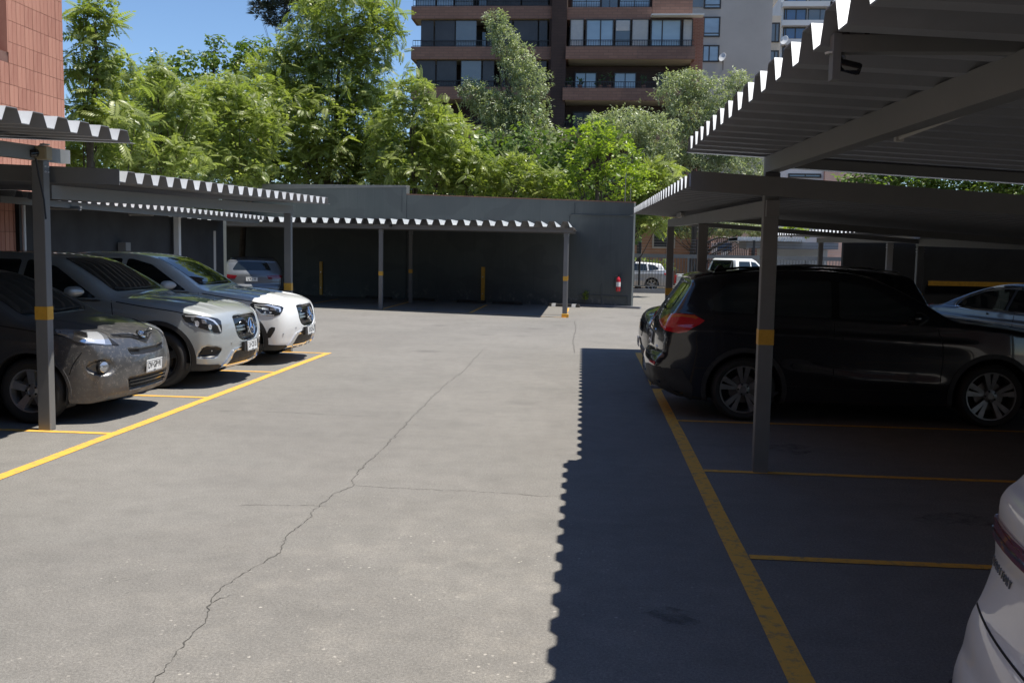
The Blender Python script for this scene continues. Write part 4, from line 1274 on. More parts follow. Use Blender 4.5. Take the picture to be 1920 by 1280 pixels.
carport('nearest carport on the right, its roof filling the upper right corner', .775, 6.9, -12, 8.12, 2.615, -.055, .025, [7.98, .9, -6], 1.45, 2.455, 8.08, fascia=False)
carport('second carport on the right, lower roof over the black SUV', .79, 7.0, 7.85, 18.1, 2.53, -.062, .020, [12.64, 17.65], 1.45, 2.30, 17.75, inset=1.15)
carport('nearest carport on the left, its roof corner crossing the brick tile building', -4.35, -10.97, -12, 8.98, 2.74, -.03, .030, [8.72, 1.5, -5.7], -5.15, 2.555, 9.16, fascia=False)
carport('second carport on the left, over the silver and white SUVs', -4.48, -10.97, 8.8, 16.38, 2.545, -.03, .023, [16.17], -5.15, 2.375, 16.32)
carport('inner carport added to shade the left wall, low in the dark behind the white SUV', -9.55, -10.97, 15.3, 28.0, 2.60, -.03, .004, [], -9.8, 2.50, 27.9, outer=False, fascia=False)  # roof added to keep sun off the left wall; eave follows pale dashes
carport('carport over the steel blue saloon on the far right', 7.2, 13.2, 4.0, 18.6, 2.45, -.03, .010 , [], 8.9, 2.25, 18.1, outer=False)
carport('distant carport at the far right, beyond the steel blue saloon', 5.65, 14.5, 19.2, 30.4, 2.44, -.02, .012, [20.9, 27.0], 6.3, 2.24, 27.3, outer=False)

# the carport across the back, turned about 17 degrees
BA = math.atan2(28.5-26.81, -6.24+.66)
bdir = Vector((math.cos(BA), math.sin(BA), 0)); bin_ = Vector((-bdir.y, bdir.x, 0))
bin_ = Vector((0, 1, 0))
P1 = Vector((-.66, 26.83, 0))
bt = thing('carport', 'carport along the back wall with empty shaded bays', 'carport', P1, group='carports over the parking bays')
n = 52
def along(u, v, h):
    p = -bdir*.22 + bdir*v + bin_*(u*(1+.0098*v)-.30)
    return (p.x, p.y, h)
me = sheet_mesh(6.36, n, .392, lambda u, v: 2.492+.006*u+.010*v, along, d=.155)
me.transform(Matrix.Identity(4)); link('roof_sheet', me, bt)
bm_ = bmesh.new(); bm_.from_mesh(me); bmesh.ops.recalc_face_normals(bm_, faces=bm_.faces); bm_.to_mesh(me); bm_.free()
def bbeam(d0, d1, off, z0, z1, h, nm='beam'):
    a = bin_*(off-.05); b = bin_*(off+.05)
    q0, q1 = bdir*d0, bdir*d1
    pts = [q0+a, q1+a, q1+b, q0+b]
    zs = [z0, z1, z1, z0]
    MB().hexa([(p.x, p.y, z) for p, z in zip(pts, zs)]+[(p.x, p.y, z+h) for p, z in zip(pts, zs)]).build(nm, M['post'], bt)
bbeam(-.2, 20.6, -.06, 2.355, 2.355+.208, .125)
bbeam(-.2, 20.6, 4.1, 2.405, 2.405+.208, .125)
for d in (0, 5.83, 17.5):
    q = bdir*d
    post(bt, q.x, q.y, 2.352+.01*d, band=1.02)
    q = bdir*d+bin_*1.0 if d == 0 else bdir*(d-.15)+bin_*4.1
    post(bt, q.x, q.y, 2.40+.01*d, band=1.02, sy=.10)
MB().box(-.10, .10, -.08, .08, 0, .10).build('painted_foot', M['band'], bt, loc=(.02, .0, .0), bevel=.01)
for d in (0, 2.9, 5.83, 8.7):
    a = P1+bdir*d+bin_*.2; b = P1+bdir*d+bin_*4.6
    line(a.x, a.y, b.x, b.y, .09)
a, b = P1-bdir*.05, P1+bdir*15; line(a.x, a.y-.10, b.x, b.y-.10, .09)

# back wall
WA = R_(160)
wd = Vector((math.cos(WA), math.sin(WA), 0)); wn_ = Vector((wd.y, -wd.x, 0))
if wn_.y < 0: wn_ = -wn_
W0 = Vector((1.42, 32.2, 0))
def wallpt(d, off=0, z=0): p = W0+wd*d+wn_*off; return (p.x, p.y, z)
def wall_to(X): return (W0.x-X)/-wd.x
bw = thing('boundary_wall', 'charcoal rendered wall along the back behind the empty bays, stepped near the left', 'wall', W0)
L1_, L2_ = wall_to(-6.75), 17.2
def wall_piece(nm, d0, d1, z0, z1, zb=0, off0=0, off1=.2, m='wall'):
    ps = [wd*d0+wn_*off0, wd*d1+wn_*off0, wd*d1+wn_*off1, wd*d0+wn_*off1]
    return MB().hexa([(p.x, p.y, zb) for p in ps]+[(p.x, p.y, z) for p, z in zip(ps, (z0, z1, z1, z0))]).build(nm, M[m], bw)
wall_piece('wall_panel', 0, L1_-.003, 3.48, 3.82)
wall_piece('wall_panel', L1_, L2_, 4.12, 4.30, off0=-.02)
M['coping'] = mat('brick_coping', (.22, .12, .085), .85, var=.3, scale=10)
for k in range(16):
    a_, b_ = L1_*k/16+.004, L1_*(k+1)/16-.004
    z0 = 3.482+.34*k/16; z1 = 3.482+.34*(k+1)/16
    ps = [wd*a_-wn_*.02, wd*b_-wn_*.02, wd*b_+wn_*.22, wd*a_+wn_*.22]
    MB().hexa([(p.x, p.y, z) for p, z in zip(ps, (z0, z1, z1, z0))]+[(p.x, p.y, z+.035) for p, z in zip(ps, (z0, z1, z1, z0))]).build('coping_tile', M['coping'], bw)
wall_piece('wall_capping', L1_, L2_, 4.16, 4.34, zb=4.10, off0=-.05, off1=.22, m='post')
def conduit(pts, r=.016):
    MB().tube([wd*d-wn_*.025+Vector((0, 0, z)) for d, z in pts], r, 6).build('conduit', M['wall'], bw, smooth=True)
conduit([(.03, 3.06), (2.2, 3.10), (2.28, 3.02), (2.28, 1.4)])
conduit([(L1_+.2, 4.0), (L1_+.2, 3.2)])
conduit([(1.9, .40), (.15, .38), (.15, .05)], .014); conduit([(1.05, .8), (1.05, .05)], .018)
conduit([(2.1, 3.48), (2.1, 3.10)], .012)
pw = thing('wire_stand', 'thin grey metal rod standing on the right end of the back wall', 'rod', wallpt(.35, .1, 3.5))
MB().tube([(0, 0, 0), (0, 0, .75), (.02, 0, .98)], .014, 6).build('rod', M['post'], pw)
MB().tube([(.18, 0, .0), (.18, 0, .6)], .010, 6).build('rod', M['post'], pw)
MB().box(-.05, .25, -.05, .05, -.03, .03).build('bracket', M['coping'], pw)
kerb = thing('kerb', 'dark low kerb at the foot of the back wall corner', 'kerb', wallpt(0, 0, 0))
ps = [wd*-.35-wn_*.16, wd*2.4-wn_*.10, wd*2.4-wn_*.004, wd*-.35-wn_*.004]
MB().hexa([(p.x, p.y, .004) for p in ps]+[(p.x, p.y, .07) for p in ps]).build('kerb_stone', M['under'], kerb)

# yellow guard boards on the wall and rubber wheel stops
for d, z, lab in ((wall_to(-3.75), 1.25, 'yellow guard board on the back wall, right one, in the middle of the empty bay'), (wall_to(-10.3), 1.30, 'yellow guard board on the back wall, left one, next to the parked hatchback')):
    g = thing('guard_board', lab, 'guard board', wallpt(d), group='yellow guard boards on the back wall')
    ps = [wd*-.065-wn_*.055, wd*.065-wn_*.055, wd*.065-wn_*.004, wd*-.065-wn_*.004]
    MB().hexa([(p.x, p.y, .02) for p in ps]+[(p.x, p.y, z) for p in ps]).build('board', M['band'], g, bevel=.006)
    for zz in (.3, .9):
        q = -wn_*.057
        MB().tube([(q.x, q.y, zz), (q.x*1.2, q.y*1.2, zz)], .02, 8).build('bolt', M['satin'], g)
ws = [('black and white wheel stop at the sunny right end of the back bays', 2.1), ('wheel stop in the shaded back bay, second from the right', 4.2), ('wheel stop in the shaded back bay, right of the middle guard board', 5.6), ('wheel stop in the shaded back bay, left of the middle guard board', 7.6), ('wheel stop in the shaded back bay, leftmost', 9.4)]
for lab, d in ws:
    p = W0+wd*d-wn_*.75
    g = thing('wheel_stop', lab, 'wheel stop', p, math.atan2(wd.y, wd.x), 'wheel stops in the back bays')
    MB().prism([(-.07, 0), (.07, 0), (.045, .10), (-.045, .10)], -.55, .55, 'X').build('block', M['tyre'], g, bevel=.01)
    for x in (-.36, .36): MB().prism([(-.0722, .005), (.0722, .005), (.0475, .102), (-.0475, .102)], x-.07, x+.07, 'X').build('stripe', M['plate' if d < 3 else 'plastic'], g)  # stripes in the shaded bays get a dark colour in place of shade

# side walls in the dark
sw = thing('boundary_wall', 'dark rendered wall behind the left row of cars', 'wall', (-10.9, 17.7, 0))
MB().box(-.2, 0, 0, 10.3, 0, 2.55).build('wall_panel', M['shadewall'], sw)
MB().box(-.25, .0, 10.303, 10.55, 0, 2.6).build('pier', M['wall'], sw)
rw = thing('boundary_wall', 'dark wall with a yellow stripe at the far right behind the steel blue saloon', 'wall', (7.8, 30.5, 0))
MB().box(0, 22, 0, .2, 0, 2.9).build('wall_panel', M['shadewall'], rw)
MB().box(2.6, 21, -.006, -.002, 1.0, 1.14).build('painted_stripe', M['band'], rw)
rw2 = thing('boundary_wall', 'dark wall on the far right side of the lot', 'wall', (13.4, 4, 0))
MB().box(0, .2, 0, 26.4, 0, 3.2).build('wall_panel', M['wall'], rw2)
# ------------------------------------------------------------------ buildings
def brick(name, c, c2, scale=1., mortar=(.2, .17, .15), bw=.5, rh=.18, ms=.012):
    t = NT(name); t.set(Roughness=.88, Specular__IOR__Level=.25)
    tc = t.n('TexCoord'); sx = t.n('SeparateXYZ'); cx = t.n('CombineXYZ'); ad = t.n('Math', _operation='ADD')
    t.l(tc.outputs['Object'], sx.inputs[0]); t.l(sx.outputs['X'], ad.inputs[0]); t.l(sx.outputs['Y'], ad.inputs[1])
    t.l(ad.outputs[0], cx.inputs['X']); t.l(sx.outputs['Z'], cx.inputs['Y'])
    b = t.n('TexBrick', Scale=scale, Color1=(*c, 1), Color2=(*c2, 1), Mortar=(*mortar, 1), Mortar__Size=ms, Brick__Width=bw, Row__Height=rh)
    t.l(cx.outputs[0], b.inputs['Vector'])
    f = t.noise(t.coords((1, 1, .3)), .5, 6, .7)
    col = t.mix(t.ramp(f, (.3, .45), (.7, 0)), b.outputs['Color'], tuple(x*.55 for x in c))
    t.color(col); t.bump(b.outputs['Fac'], -.4, .01)
    return t.m
M['brick'] = brick('brown_brick', (.27, .155, .118), (.22, .125, .097), 1, (.17, .11, .09), .6, .17, .02)
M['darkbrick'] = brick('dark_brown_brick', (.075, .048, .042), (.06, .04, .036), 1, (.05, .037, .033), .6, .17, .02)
M['redbrick'] = brick('red_brick', (.30, .135, .095), (.25, .11, .08), 1, (.35, .25, .2), .3, .09, .01)
M['concrete'] = mat('pale_concrete', (.42, .40, .37), .85, var=.12, scale=.25, bump=.1, bscale=4)
M['cream'] = mat('cream_render', (.58, .52, .43), .85, var=.1, scale=.5)
M['soffit'] = mat('soffit_paint', (.40, .36, .29), .8, var=.15, scale=.6)
M['offwhite'] = mat('offwhite_render', (.62, .63, .63), .8, var=.1, scale=.4)
M['frame'] = mat('dark_window_frame', (.03, .028, .028), .5)
M['rail'] = mat('black_railing', (.018, .018, .02), .5)
M['pane'] = mat('window_pane', (.06, .07, .075), .04, spec=.8, coat=1)
def skypane(name, c):
    t = NT(name); t.set(Base__Color=(*c, 1), Roughness=.06, Specular__IOR__Level=.8, Coat__Weight=1, Coat__Roughness=.02)
    f = t.noise(t.coords((.5, .5, 1.2)), .9, 3)
    t.color(t.ramp(f, (.3, tuple(x*.75 for x in c)), (.7, c)))
    return t.m
M['skytint'] = skypane('sky_tinted_pane', (.30, .40, .48))  # blue sky reflection painted into the pane colour
M['blind'] = mat('roller_blind', (.42, .40, .38), .6, coat=.6, var=.08)
M['smoke'] = mat('smoked_pane', (.060, .055, .055), .12, spec=.35, var=.3, scale=.8)
M['bluepane'] = skypane('blue_pane', (.05, .10, .20))
M['greypane'] = skypane('grey_pane', (.12, .13, .13))
M['dish'] = mat('satellite_dish', (.7, .7, .68), .5)

def window(parent, x0, x1, z0, z1, y, pane, mull=(), fr=.07, name='window', d=.07, horiz=()):
    """framed window in a wall facing -Y: four frame bars, mullions and the pane behind"""
    m = MB()
    m.box(x0, x0+fr, y-d, y, z0, z1); m.box(x1-fr, x1, y-d, y, z0, z1)
    m.box(x0+fr, x1-fr, y-d, y, z0, z0+fr); m.box(x0+fr, x1-fr, y-d, y, z1-fr, z1)
    for u in mull: m.box(u-fr*.4, u+fr*.4, y-d+.01, y, z0+fr, z1-fr)
    for u in horiz: m.box(x0+fr, x1-fr, y-d+.012, y, u-fr*.35, u+fr*.35)
    w = m.build(name, M['frame'], parent)
    MB().box(x0+fr*.5, x1-fr*.5, y-.028, y-.018, z0+fr*.5, z1-fr*.5).build('pane', M[pane], w)
    return w
def railing(parent, x0, x1, z0, z1, y, step=.13, mid=True, ends=True):
    m = MB().box(x0, x1, y-.02, y+.02, z1-.04, z1)
    m.box(x0, x1, y-.015, y+.015, z0+.05, z0+.08)
    n = int((x1-x0)/step)
    for i in range(n+1):
        x = x0+(x1-x0)*i/n
        m.box(x-.011, x+.011, y-.011, y+.011, z0, z1-.04)
    r = m.build('railing', M['rail'], parent)
    return r

# brown apartment block, straight ahead
Y1 = 62.
ap = thing('apartment_block', 'brown brick apartment block with glazed balconies standing behind the trees', 'building', (0, Y1, 0))
def AX(px, py=60): return at(px, py, Y1).x
def AZ(px, py): return at(px, py, Y1).z
xl, xc0, xc1, xr, xe = AX(771), AX(1034), AX(1063), AX(1306), AX(1321)
zs = [AZ(900, 88), AZ(900, 163)]
FH = zs[0]-zs[1]
yb = 0.0
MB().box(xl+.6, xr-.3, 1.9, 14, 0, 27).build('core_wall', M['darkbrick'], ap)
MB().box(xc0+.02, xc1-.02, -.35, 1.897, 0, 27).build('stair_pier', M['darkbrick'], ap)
MB().box(xr-.28, xe, .45, 14, 0, AZ(1310, 28)).build('flank_wall', M['redbrick'], ap)
top_l = [AZ(900, 12)+FH, AZ(900, 12), AZ(900, 88), AZ(900, 163), AZ(900, 163)-FH, AZ(900, 163)-2*FH]
for i, z in enumerate(top_l):
    h = .78
    MB().box(xl, xc0, -.02, .16, z-h, z).build('parapet', M['brick'], ap)
    MB().box(xl, xl+.16, .163, 1.9, z-h, z).build('parapet', M['brick'], ap)
    MB().box(xl+.17, xc0, .17, 1.897, z-h, z-h+.16).build('balcony_slab', M['soffit'], ap)
    railing(ap, xl+.1, xc0-.1, z, z+.42, .08, .16)
    MB().box(xc0-.14, xc0, -.02+.0, 1.9, z+.002, z+FH-h-.002).build('corner_post', M['darkbrick'], ap)
    zt = z+FH-h-.01
    # folding glass screens on the balcony edge
    if i in (1, 2, 3):
        segs = [(788, 812, 'smoke'), (814, 852, 'smoke'), (853, 893, 'greypane'), (913, 960, 'smoke'), (962, 1008, 'smoke'), (1010, 1026, 'smoke')] if i != 3 else [(780, 816, 'smoke'), (818, 856, 'smoke'), (864, 903, 'greypane'), (905, 927, 'smoke'), (940, 985, 'smoke'), (990, 1026, 'smoke')]
        if i == 1: segs = [(778, 815, 'skytint'), (817, 849, 'skytint'), (851, 886, 'greypane'), (912, 975, 'smoke'), (978, 1026, 'smoke')]
        for a, b_, pn in segs: window(ap, AX(a), AX(b_), z+.02, zt, .30, pn, fr=.035, d=.04, name='glass_screen')
        for a, b_ in ((868, 905), (990, 1020)):
            MB().box(AX(a), AX(b_), 1.86, 1.894, z+.1, zt-.25).build('balcony_door', M['pane'], ap)
# right hand stack
top_r = [(AZ(1180, 15), 1063, 1221), (AZ(1180, 91), 1062, 1303), (AZ(1180, 168), 1058, 1303), (AZ(1180, 243), 1058, 1303)]
for i, (z, a, b_) in enumerate(top_r):
    h = .76; x0, x1 = AX(a), AX(b_); yf = -.55 if i else -.15
    MB().box(x0, x1, yf, yf+.16, z-h, z).build('parapet', M['brick'], ap)
    MB().box(x0, x0+.16, yf+.163, 1.9, z-h, z).build('parapet', M['brick'], ap)
    MB().box(x1-.16, x1, yf+.163, 1.9, z-h, z).build('parapet', M['brick'], ap)
    MB().hexa([(x0+.17, yf+.17, z-h+.002), (x1-.17, yf+.17, z-h+.002), (x1-.17, 1.896, z-h-.16), (x0+.17, 1.896, z-h-.16), (x0+.17, yf+.17, z-h+.14), (x1-.17, yf+.17, z-h+.14), (x1-.17, 1.896, z-h+.14), (x0+.17, 1.896, z-h+.14)]).build('balcony_slab', M['soffit'], ap)
z = top_r[0][0]
for a, b_, pn in ((1071, 1125, 'skytint'), (1126, 1158, 'pane'), (1160, 1218, 'skytint')): window(ap, AX(a), AX(b_), z+.02, z+2.0, .5, pn, mull=[(AX(a)+AX(b_))/2], fr=.05)
railing(ap, AX(1071), AX(1126), z, z+.42, 0, .15); railing(ap, AX(1160), AX(1219), z, z+.42, 0, .15)
MB().box(AX(1221)+.02, xr-.3, -.1, 1.897, z-.9, 27).build('wall_panel', M['brick'], ap)
z = top_r[1][0]; zt = AZ(1180, 38)
for a, b_, pn, mu in ((1069, 1095, 'blind', ()), (1098, 1151, 'skytint', (1126,)), (1153, 1182, 'pane', ()), (1184, 1216, 'blind', ()), (1219, 1277, 'skytint', (1241,)), (1279, 1298, 'blind', ())):
    w = window(ap, AX(a), AX(b_), z+.02, zt, -.25, pn, mull=[AX(u) for u in mu], fr=.09 if pn == 'skytint' else .05)
    if a == 1153: MB().box(AX(1155), AX(1180), -.31, -.29, zt-.72, zt-.1).build('roller_blind', M['blind'], w)
railing(ap, AX(1068), AX(1300), z, z+.42, -.47, .15)
MB().hexa([(AX(1219), -1.1, zt+.05), (AX(1316), -1.1, zt+.05), (AX(1316), -.1, zt+.1), (AX(1219), -.1, zt+.1), (AX(1219), -1.1, zt+.12), (AX(1316), -1.1, zt+.12), (AX(1316), -.1, zt+.22), (AX(1219), -.1, zt+.22)]).build('awning', M['offwhite'], ap)
for i, segs in ((2, ((1079, 1121, 'skytint'), (1154, 1197, 'skytint'), (1238, 1264, 'smoke'))), (3, ((1077, 1119, 'smoke'), (1152, 1190, 'smoke')))):
    z = top_r[i][0]; zt = z+(AZ(1100, 131)-AZ(1100, 168))
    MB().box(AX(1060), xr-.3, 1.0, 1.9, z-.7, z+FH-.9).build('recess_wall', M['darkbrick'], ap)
    for a, b_, pn in segs: window(ap, AX(a), AX(b_), z-.05, zt, .99, pn, mull=[(AX(a)+AX(b_))/2])
    railing(ap, AX(1062), AX(1300), z, z+.40, -.47, .15)
pl = NT('balcony_plant_leaf'); pl.set(Base__Color=(.04, .08, .025, 1), Roughness=.7); M['plantleaf'] = pl.m
rr = random.Random(4)
for k, (a, dz, lab) in enumerate(((1069, .2, 'potted plant at the left end of the brown block balcony with two pale windows'), (1090, .12, 'low round potted plant in front of the left pale balcony window of the brown block'),
        (1128, .35, 'tall potted plant just right of the left pale balcony window of the brown block'), (1145, .5, 'tallest potted plant just left of the second pale balcony window of the brown block'),
        (1210, .4, 'potted plant just right of the second pale balcony window of the brown block'))):
    z = top_r[2][0]
    g = thing('balcony_plant', lab, 'plant', (AX(a), Y1-.2, z), group='potted plants on the apartment balcony')
    MB().lathe([(.10, -.02), (.15, .22), (.13, .22), (.001, .2)], n=10).build('pot', M['redbrick'], g)
    m = MB()
    for j in range(34):
        an = rr.uniform(0, 6.28); r = rr.uniform(.02, .3); zz = rr.uniform(.2, .4+dz)
        p = Vector((math.cos(an)*r, math.sin(an)*r, zz)); q = Vector((rr.uniform(-.1, .1), rr.uniform(-.1, .1), rr.uniform(-.02, .12)))
        s_ = Vector((rr.uniform(-.05, .05), rr.uniform(-.05, .05), .03))
        m.add([p, p+q+s_, p+q*2, p+q-s_], [(0, 1, 2, 3)])
    m.build('leaves', M['plantleaf'], g)

# grey concrete block and pale block to its right
Y2 = 92.
gb = thing('apartment_block', 'plain grey concrete tower flank with three small windows and a satellite dish', 'building', (0, Y2, 0))
GX = lambda px, py=60: at(px, py, Y2).x
GZ = lambda px, py: at(px, py, Y2).z
MB().box(GX(1285), GX(1447), 0, 12, 0, 34).build('flank_wall', M['concrete'], gb)
for z0, z1, mu in ((17, -30, False), (70, 32, False), (117, 85, True)):
    window(gb, GX(1318), GX(1350), GZ(1330, z0), GZ(1330, z1), -.006, 'skytint', mull=[GX(1331)] if mu else (), horiz=() if mu else [GZ(1330, z0-7)], fr=.13)
MB().box(GX(1290), GX(1317), -.05, -.004, GZ(1300, 14), 34).build('cladding', M['greypane'], gb)
for px, py, Yq, nm, lab in ((1355, 108, 91.7, 'grey', 'satellite dish on the flank of the grey concrete tower'), (1471, 76, 125., 'pale', 'satellite dish on the pale block with blue windows')):
    p = at(px, py, Yq)
    d = thing('satellite_dish', lab, 'satellite dish', p)
    o = MB().lathe([(.001, 0), (.2, .02), (.42, .09), (.43, .10), (.42, .11), (.2, .04), (.001, .02)], n=20).build('dish', M['dish'], d, smooth=True)
    o.rotation_euler = (R_(70), 0, R_(-35)); o.scale = (.8, 1., .8) if nm == 'grey' else (1.2, 1.4, 1)
    MB().tube([(0, .05, 0), (.1, .3, -.5), (.1, .32, -1.1)], .035, 6).build('bracket', M['frame'], d)
Y3 = 126.
wb = thing('apartment_block', 'pale apartment block with rows of blue windows at the top right of the sky', 'building', (0, Y3, 0))
WX = lambda px, py=60: at(px, py, Y3).x
WZ = lambda px, py: at(px, py, Y3).z
MB().box(WX(1462), WX(1700), 0, 14, 0, 60).build('core_wall', M['offwhite'], wb)
for a, b_ in ((15.6, 6), (51, 41), (87, 76), (122, 112)):
    MB().box(WX(1464), WX(1660), -.9, -.003, WZ(1500, a), WZ(1500, b_)).build('balcony_slab', M['offwhite'], wb)
for a, b_ in ((41, 16), (76, 51), (112, 87), (6, -20)):
    window(wb, WX(1468), WX(1511), WZ(1490, a)+.05, WZ(1490, b_)-.05, -.01, 'bluepane', mull=[WX(1473), WX(1491)], fr=.16)
    window(wb, WX(1513), WX(1560), WZ(1530, a)+.05, WZ(1530, b_)-.05, -.01, 'greypane', mull=[WX(1536)], fr=.12)
cb = thing('apartment_block', 'cream corner bay with stacked grey windows beside the grey tower', 'building', (0, 108, 0))
CX = lambda px, py=60: at(px, py, 108).x
CZ = lambda px, py: at(px, py, 108).z
MB().box(CX(1436), CX(1464), 0, 6, 0, CZ(1450, 30)).build('core_wall', M['cream'], cb)
MB().hexa([(CX(1440), -.6, CZ(1450, 17)), (CX(1443), -.6, CZ(1450, 17)), (CX(1449), 5, CZ(1450, 17)), (CX(1436), 5, CZ(1450, 17)), (CX(1436), -.6, CZ(1450, -12)), (CX(1464), -.6, CZ(1450, -12)), (CX(1466), 5, CZ(1450, -12)), (CX(1432), 5, CZ(1450, -12))]).build('canopy', M['cream'], cb)
for a, b_ in ((80, 43), (122, 95)): window(cb, CX(1439), CX(1462), CZ(1450, a), CZ(1450, b_), -.006, 'greypane', mull=[CX(1454)], fr=.14)

# terracotta tiled building on the left: every tile its own piece
tb = thing('tiled_building', 'terracotta tiled building wall at the upper left with a recessed window', 'building', (-11.0, 16.2, 0))
def terracotta():
    t = NT('terracotta_tile'); t.set(Roughness=.7, Specular__IOR__Level=.35)
    oi = t.n('ObjectInfo')
    v = t.coords((1, 6, .6))
    f = t.noise(v, 3, 6, .7)
    c = t.ramp(oi.outputs['Random'], (0, (.33, .14, .098)), (1, (.43, .20, .14)))
    c = t.mix(t.ramp(f, (.35, 0), (.75, .45)), c, (.55, .31, .22))
    c = t.mix(t.ramp(t.noise(t.coords(), 1.2, 5, .7), (.5, 0), (.75, .35)), c, (.28, .13, .09))
    t.color(c); t.bump(f, .2, .01)
    return t.m
M['tile'] = terracotta()
M['joint'] = mat('tile_joint', (.17, .09, .07), .95, var=.2)
YT1 = 19.55-16.2
MB().box(-14, 0, 1.45, YT1, 0, 16).build('backing_wall', M['joint'], tb)
MB().box(-14, -.45, -40, 1.447, 0, 16).build('recess_wall', M['joint'], tb)
TW, TH = .272, .395
def tile_mesh():
    m = MB()
    y0, y1, z0, z1 = .004, TW-.004, .004, TH-.004
    yc = (y0+y1)/2; g = .006
    pr = [(y0, 0), (y0+.004, .016), (yc-g, .018), (yc, .008), (yc+g, .018), (y1-.004, .016), (y1, 0)]
    n = len(pr)
    vs = [(x, y, z0) for y, x in pr]+[(x, y, z1) for y, x in pr]
    m.add(vs, [(i, i+1, n+i+1, n+i) for i in range(n-1)]+[tuple(range(n))[::-1], tuple(range(n, 2*n))])
    return m
tm = tile_mesh().build('tile', M['tile'], tb)
tme = tm.data; bpy.data.objects.remove(tm)
rr = random.Random(8)
for r in range(24):
    for k in range(9):
        y = YT1-(k+1)*TW; z = .02+r*TH
        if y < 1.45-.03: continue
        o = link('tile', tme, tb, (rr.uniform(0, .004), y+rr.uniform(-.002, .002), z))
        o.rotation_euler = (rr.uniform(-.003, .003), 0, rr.uniform(-.006, .006))
MB().box(-.445, -.003, -20, 1.446, 0, 5.35).build('spandrel', M['joint'], tb)
for r in range(13):
    for k in range(5):
        link('tile', tme, tb, (.001, 1.44-(k+1)*TW, .02+r*TH))
MB().box(-.444, .02, 1.41, 1.448, 5.352, 16).build('window_reveal', M['tile'], tb)
MB().box(-.444, -.40, -1.2, 1.40, 5.36, 11).build('window_shutter', M['joint'], tb)
MB().box(-14, 40, -56, -40.003, 0, 17).build('added_sky_block', M['joint'], tb)  # unseen block added behind the camera to cut skylight and deepen the shade
wp = thing('drain_pipe', 'slim white downpipe in the dark on the left beside the tiled wall', 'pipe', (-10.72, 17.55, 0))
MB().tube([(0, 0, 0), (0, 0, 2.5)], .035, 8).build('pipe', M['offwhite'], wp, smooth=True)
MB().box(-.05, .05, -.05, .05, 1.2, 1.24).build('clip', M['post'], wp)
cb1 = thing('electric_cabinet', 'tall grey metal cabinet against the back of the shaded bays behind the white SUV', 'cabinet', (-11.15, 27.3, 0), R_(-20))
MB().box(-.25, .25, -.15, .15, 0, 2.25).build('cabinet_body', M['concrete'], cb1, bevel=.01)
MB().box(-.22, .22, -.165, -.152, .08, 2.2).build('cabinet_door', M['concrete'], cb1, bevel=.004)
MB().box(.14, .17, -.19, -.166, 1.1, 1.25).build('handle', M['frame'], cb1)
wpst = thing('steel_column', 'sunlit white painted column between the left roofs and the back carport', 'column', (-10.75, 24.45, 0))
MB().box(-.07, .07, -.07, .07, 0, 2.62).build('column', M['offwhite'], wpst, bevel=.006)
MB().box(-.12, .12, -.12, .12, 2.623, 2.65).build('cap_plate', M['post'], wpst)
mb1 = thing('meter_box', 'small grey box on a stand in the dark behind the left cars', 'box', (-10.85, 21.6, 0))
MB().box(-.02, .18, -.12, .12, 1.45, 1.85).build('box_body', M['post'], mb1, bevel=.01)
MB().tube([(.05, 0, 0), (.05, 0, 1.45)], .03, 8).build('stand', M['post'], mb1)

# brick house, gate and fence beyond the right side of the lot
M['brownwall'] = brick('brown_house_brick', (.52, .29, .18), (.45, .24, .15), 1, (.4, .28, .2), .4, .12, .01)
bh = thing('brick_house', 'brown brick house wall with a large dark window behind the fence', 'house', (0, 60, 0))
HX = lambda px, py=450: at(px, py, 60).x
HZ = lambda px, py: at(px, py, 60).z
MB().box(HX(1120), HX(1300), 0, 8, 0, HZ(1250, 405)).build('wall', M['brownwall'], bh)
MB().box(HX(1300)+.003, HX(1328), -.8, 8, 0, HZ(1250, 405)).build('wall_return', M['redbrick'], bh)
window(bh, HX(1223), HX(1266), HZ(1245, 466), HZ(1245, 425), -.006, 'pane', fr=.10)
for o in bh.children:
    if o.name.startswith('window'): o.data.materials[0] = M['cream']
MB().box(HX(1110), HX(1335), -1.2, 8.5, HZ(1250, 405)+.002, HZ(1250, 398)).build('roof_slab', M['concrete'], bh)
gt = thing('arched_gate', 'tall arched metal gate of dark bars in front of the pink wall', 'gate', (0, 56, 0))
QX = lambda px, py=450: at(px, py, 56).x
QZ = lambda px, py: at(px, py, 56).z
x0, x1 = QX(1322), QX(1404)
arch = [(x0+(x1-x0)*i/24, QZ(1365, 466)+(QZ(1365, 445)-QZ(1365, 466))*math.sin(PI*min(1, .12+i/24*.95))) for i in range(25)]
MB().tube([(x, 0, z) for x, z in arch], .06, 6).build('arch_rail', M['rail'], gt)
for i in range(1, 24):
    x, z = arch[i]
    MB().box(x-.02, x+.02, -.02, .02, .1, z).build('gate_bar', M['rail'], gt)
MB().box(x0, x1, -.03, .03, .9, 1.0).build('bottom_rail', M['rail'], gt)
gw = thing('garden_wall', 'pale pink garden wall seen through the arched gate', 'wall', (0, 60.5, 0))
M['pink'] = mat('pink_render', (.66, .46, .37), .85, var=.2, scale=.8)
MB().box(at(1330, 450, 60.5).x, at(1425, 450, 60.5).x, 0, .3, 0, 3.6).build('wall_panel', M['pink'], gw)
for (a, b_, c_, d_, mm) in ((1346, 1372, 470, 455, 'bluepane'), (1352, 1366, 478, 471, 'offwhite'), (1333, 1345, 481, 456, 'offwhite')):
    p, q = at(a, c_, 60.4), at(b_, d_, 60.4)
    MB().box(p.x, q.x, -.08, -.004, p.z, q.z).build('wall_box', M[mm], gw)
bp = thing('brick_pillar', 'short red brick pillar beside the arched gate', 'pillar', (at(1413, 470, 54).x, 54, 0))
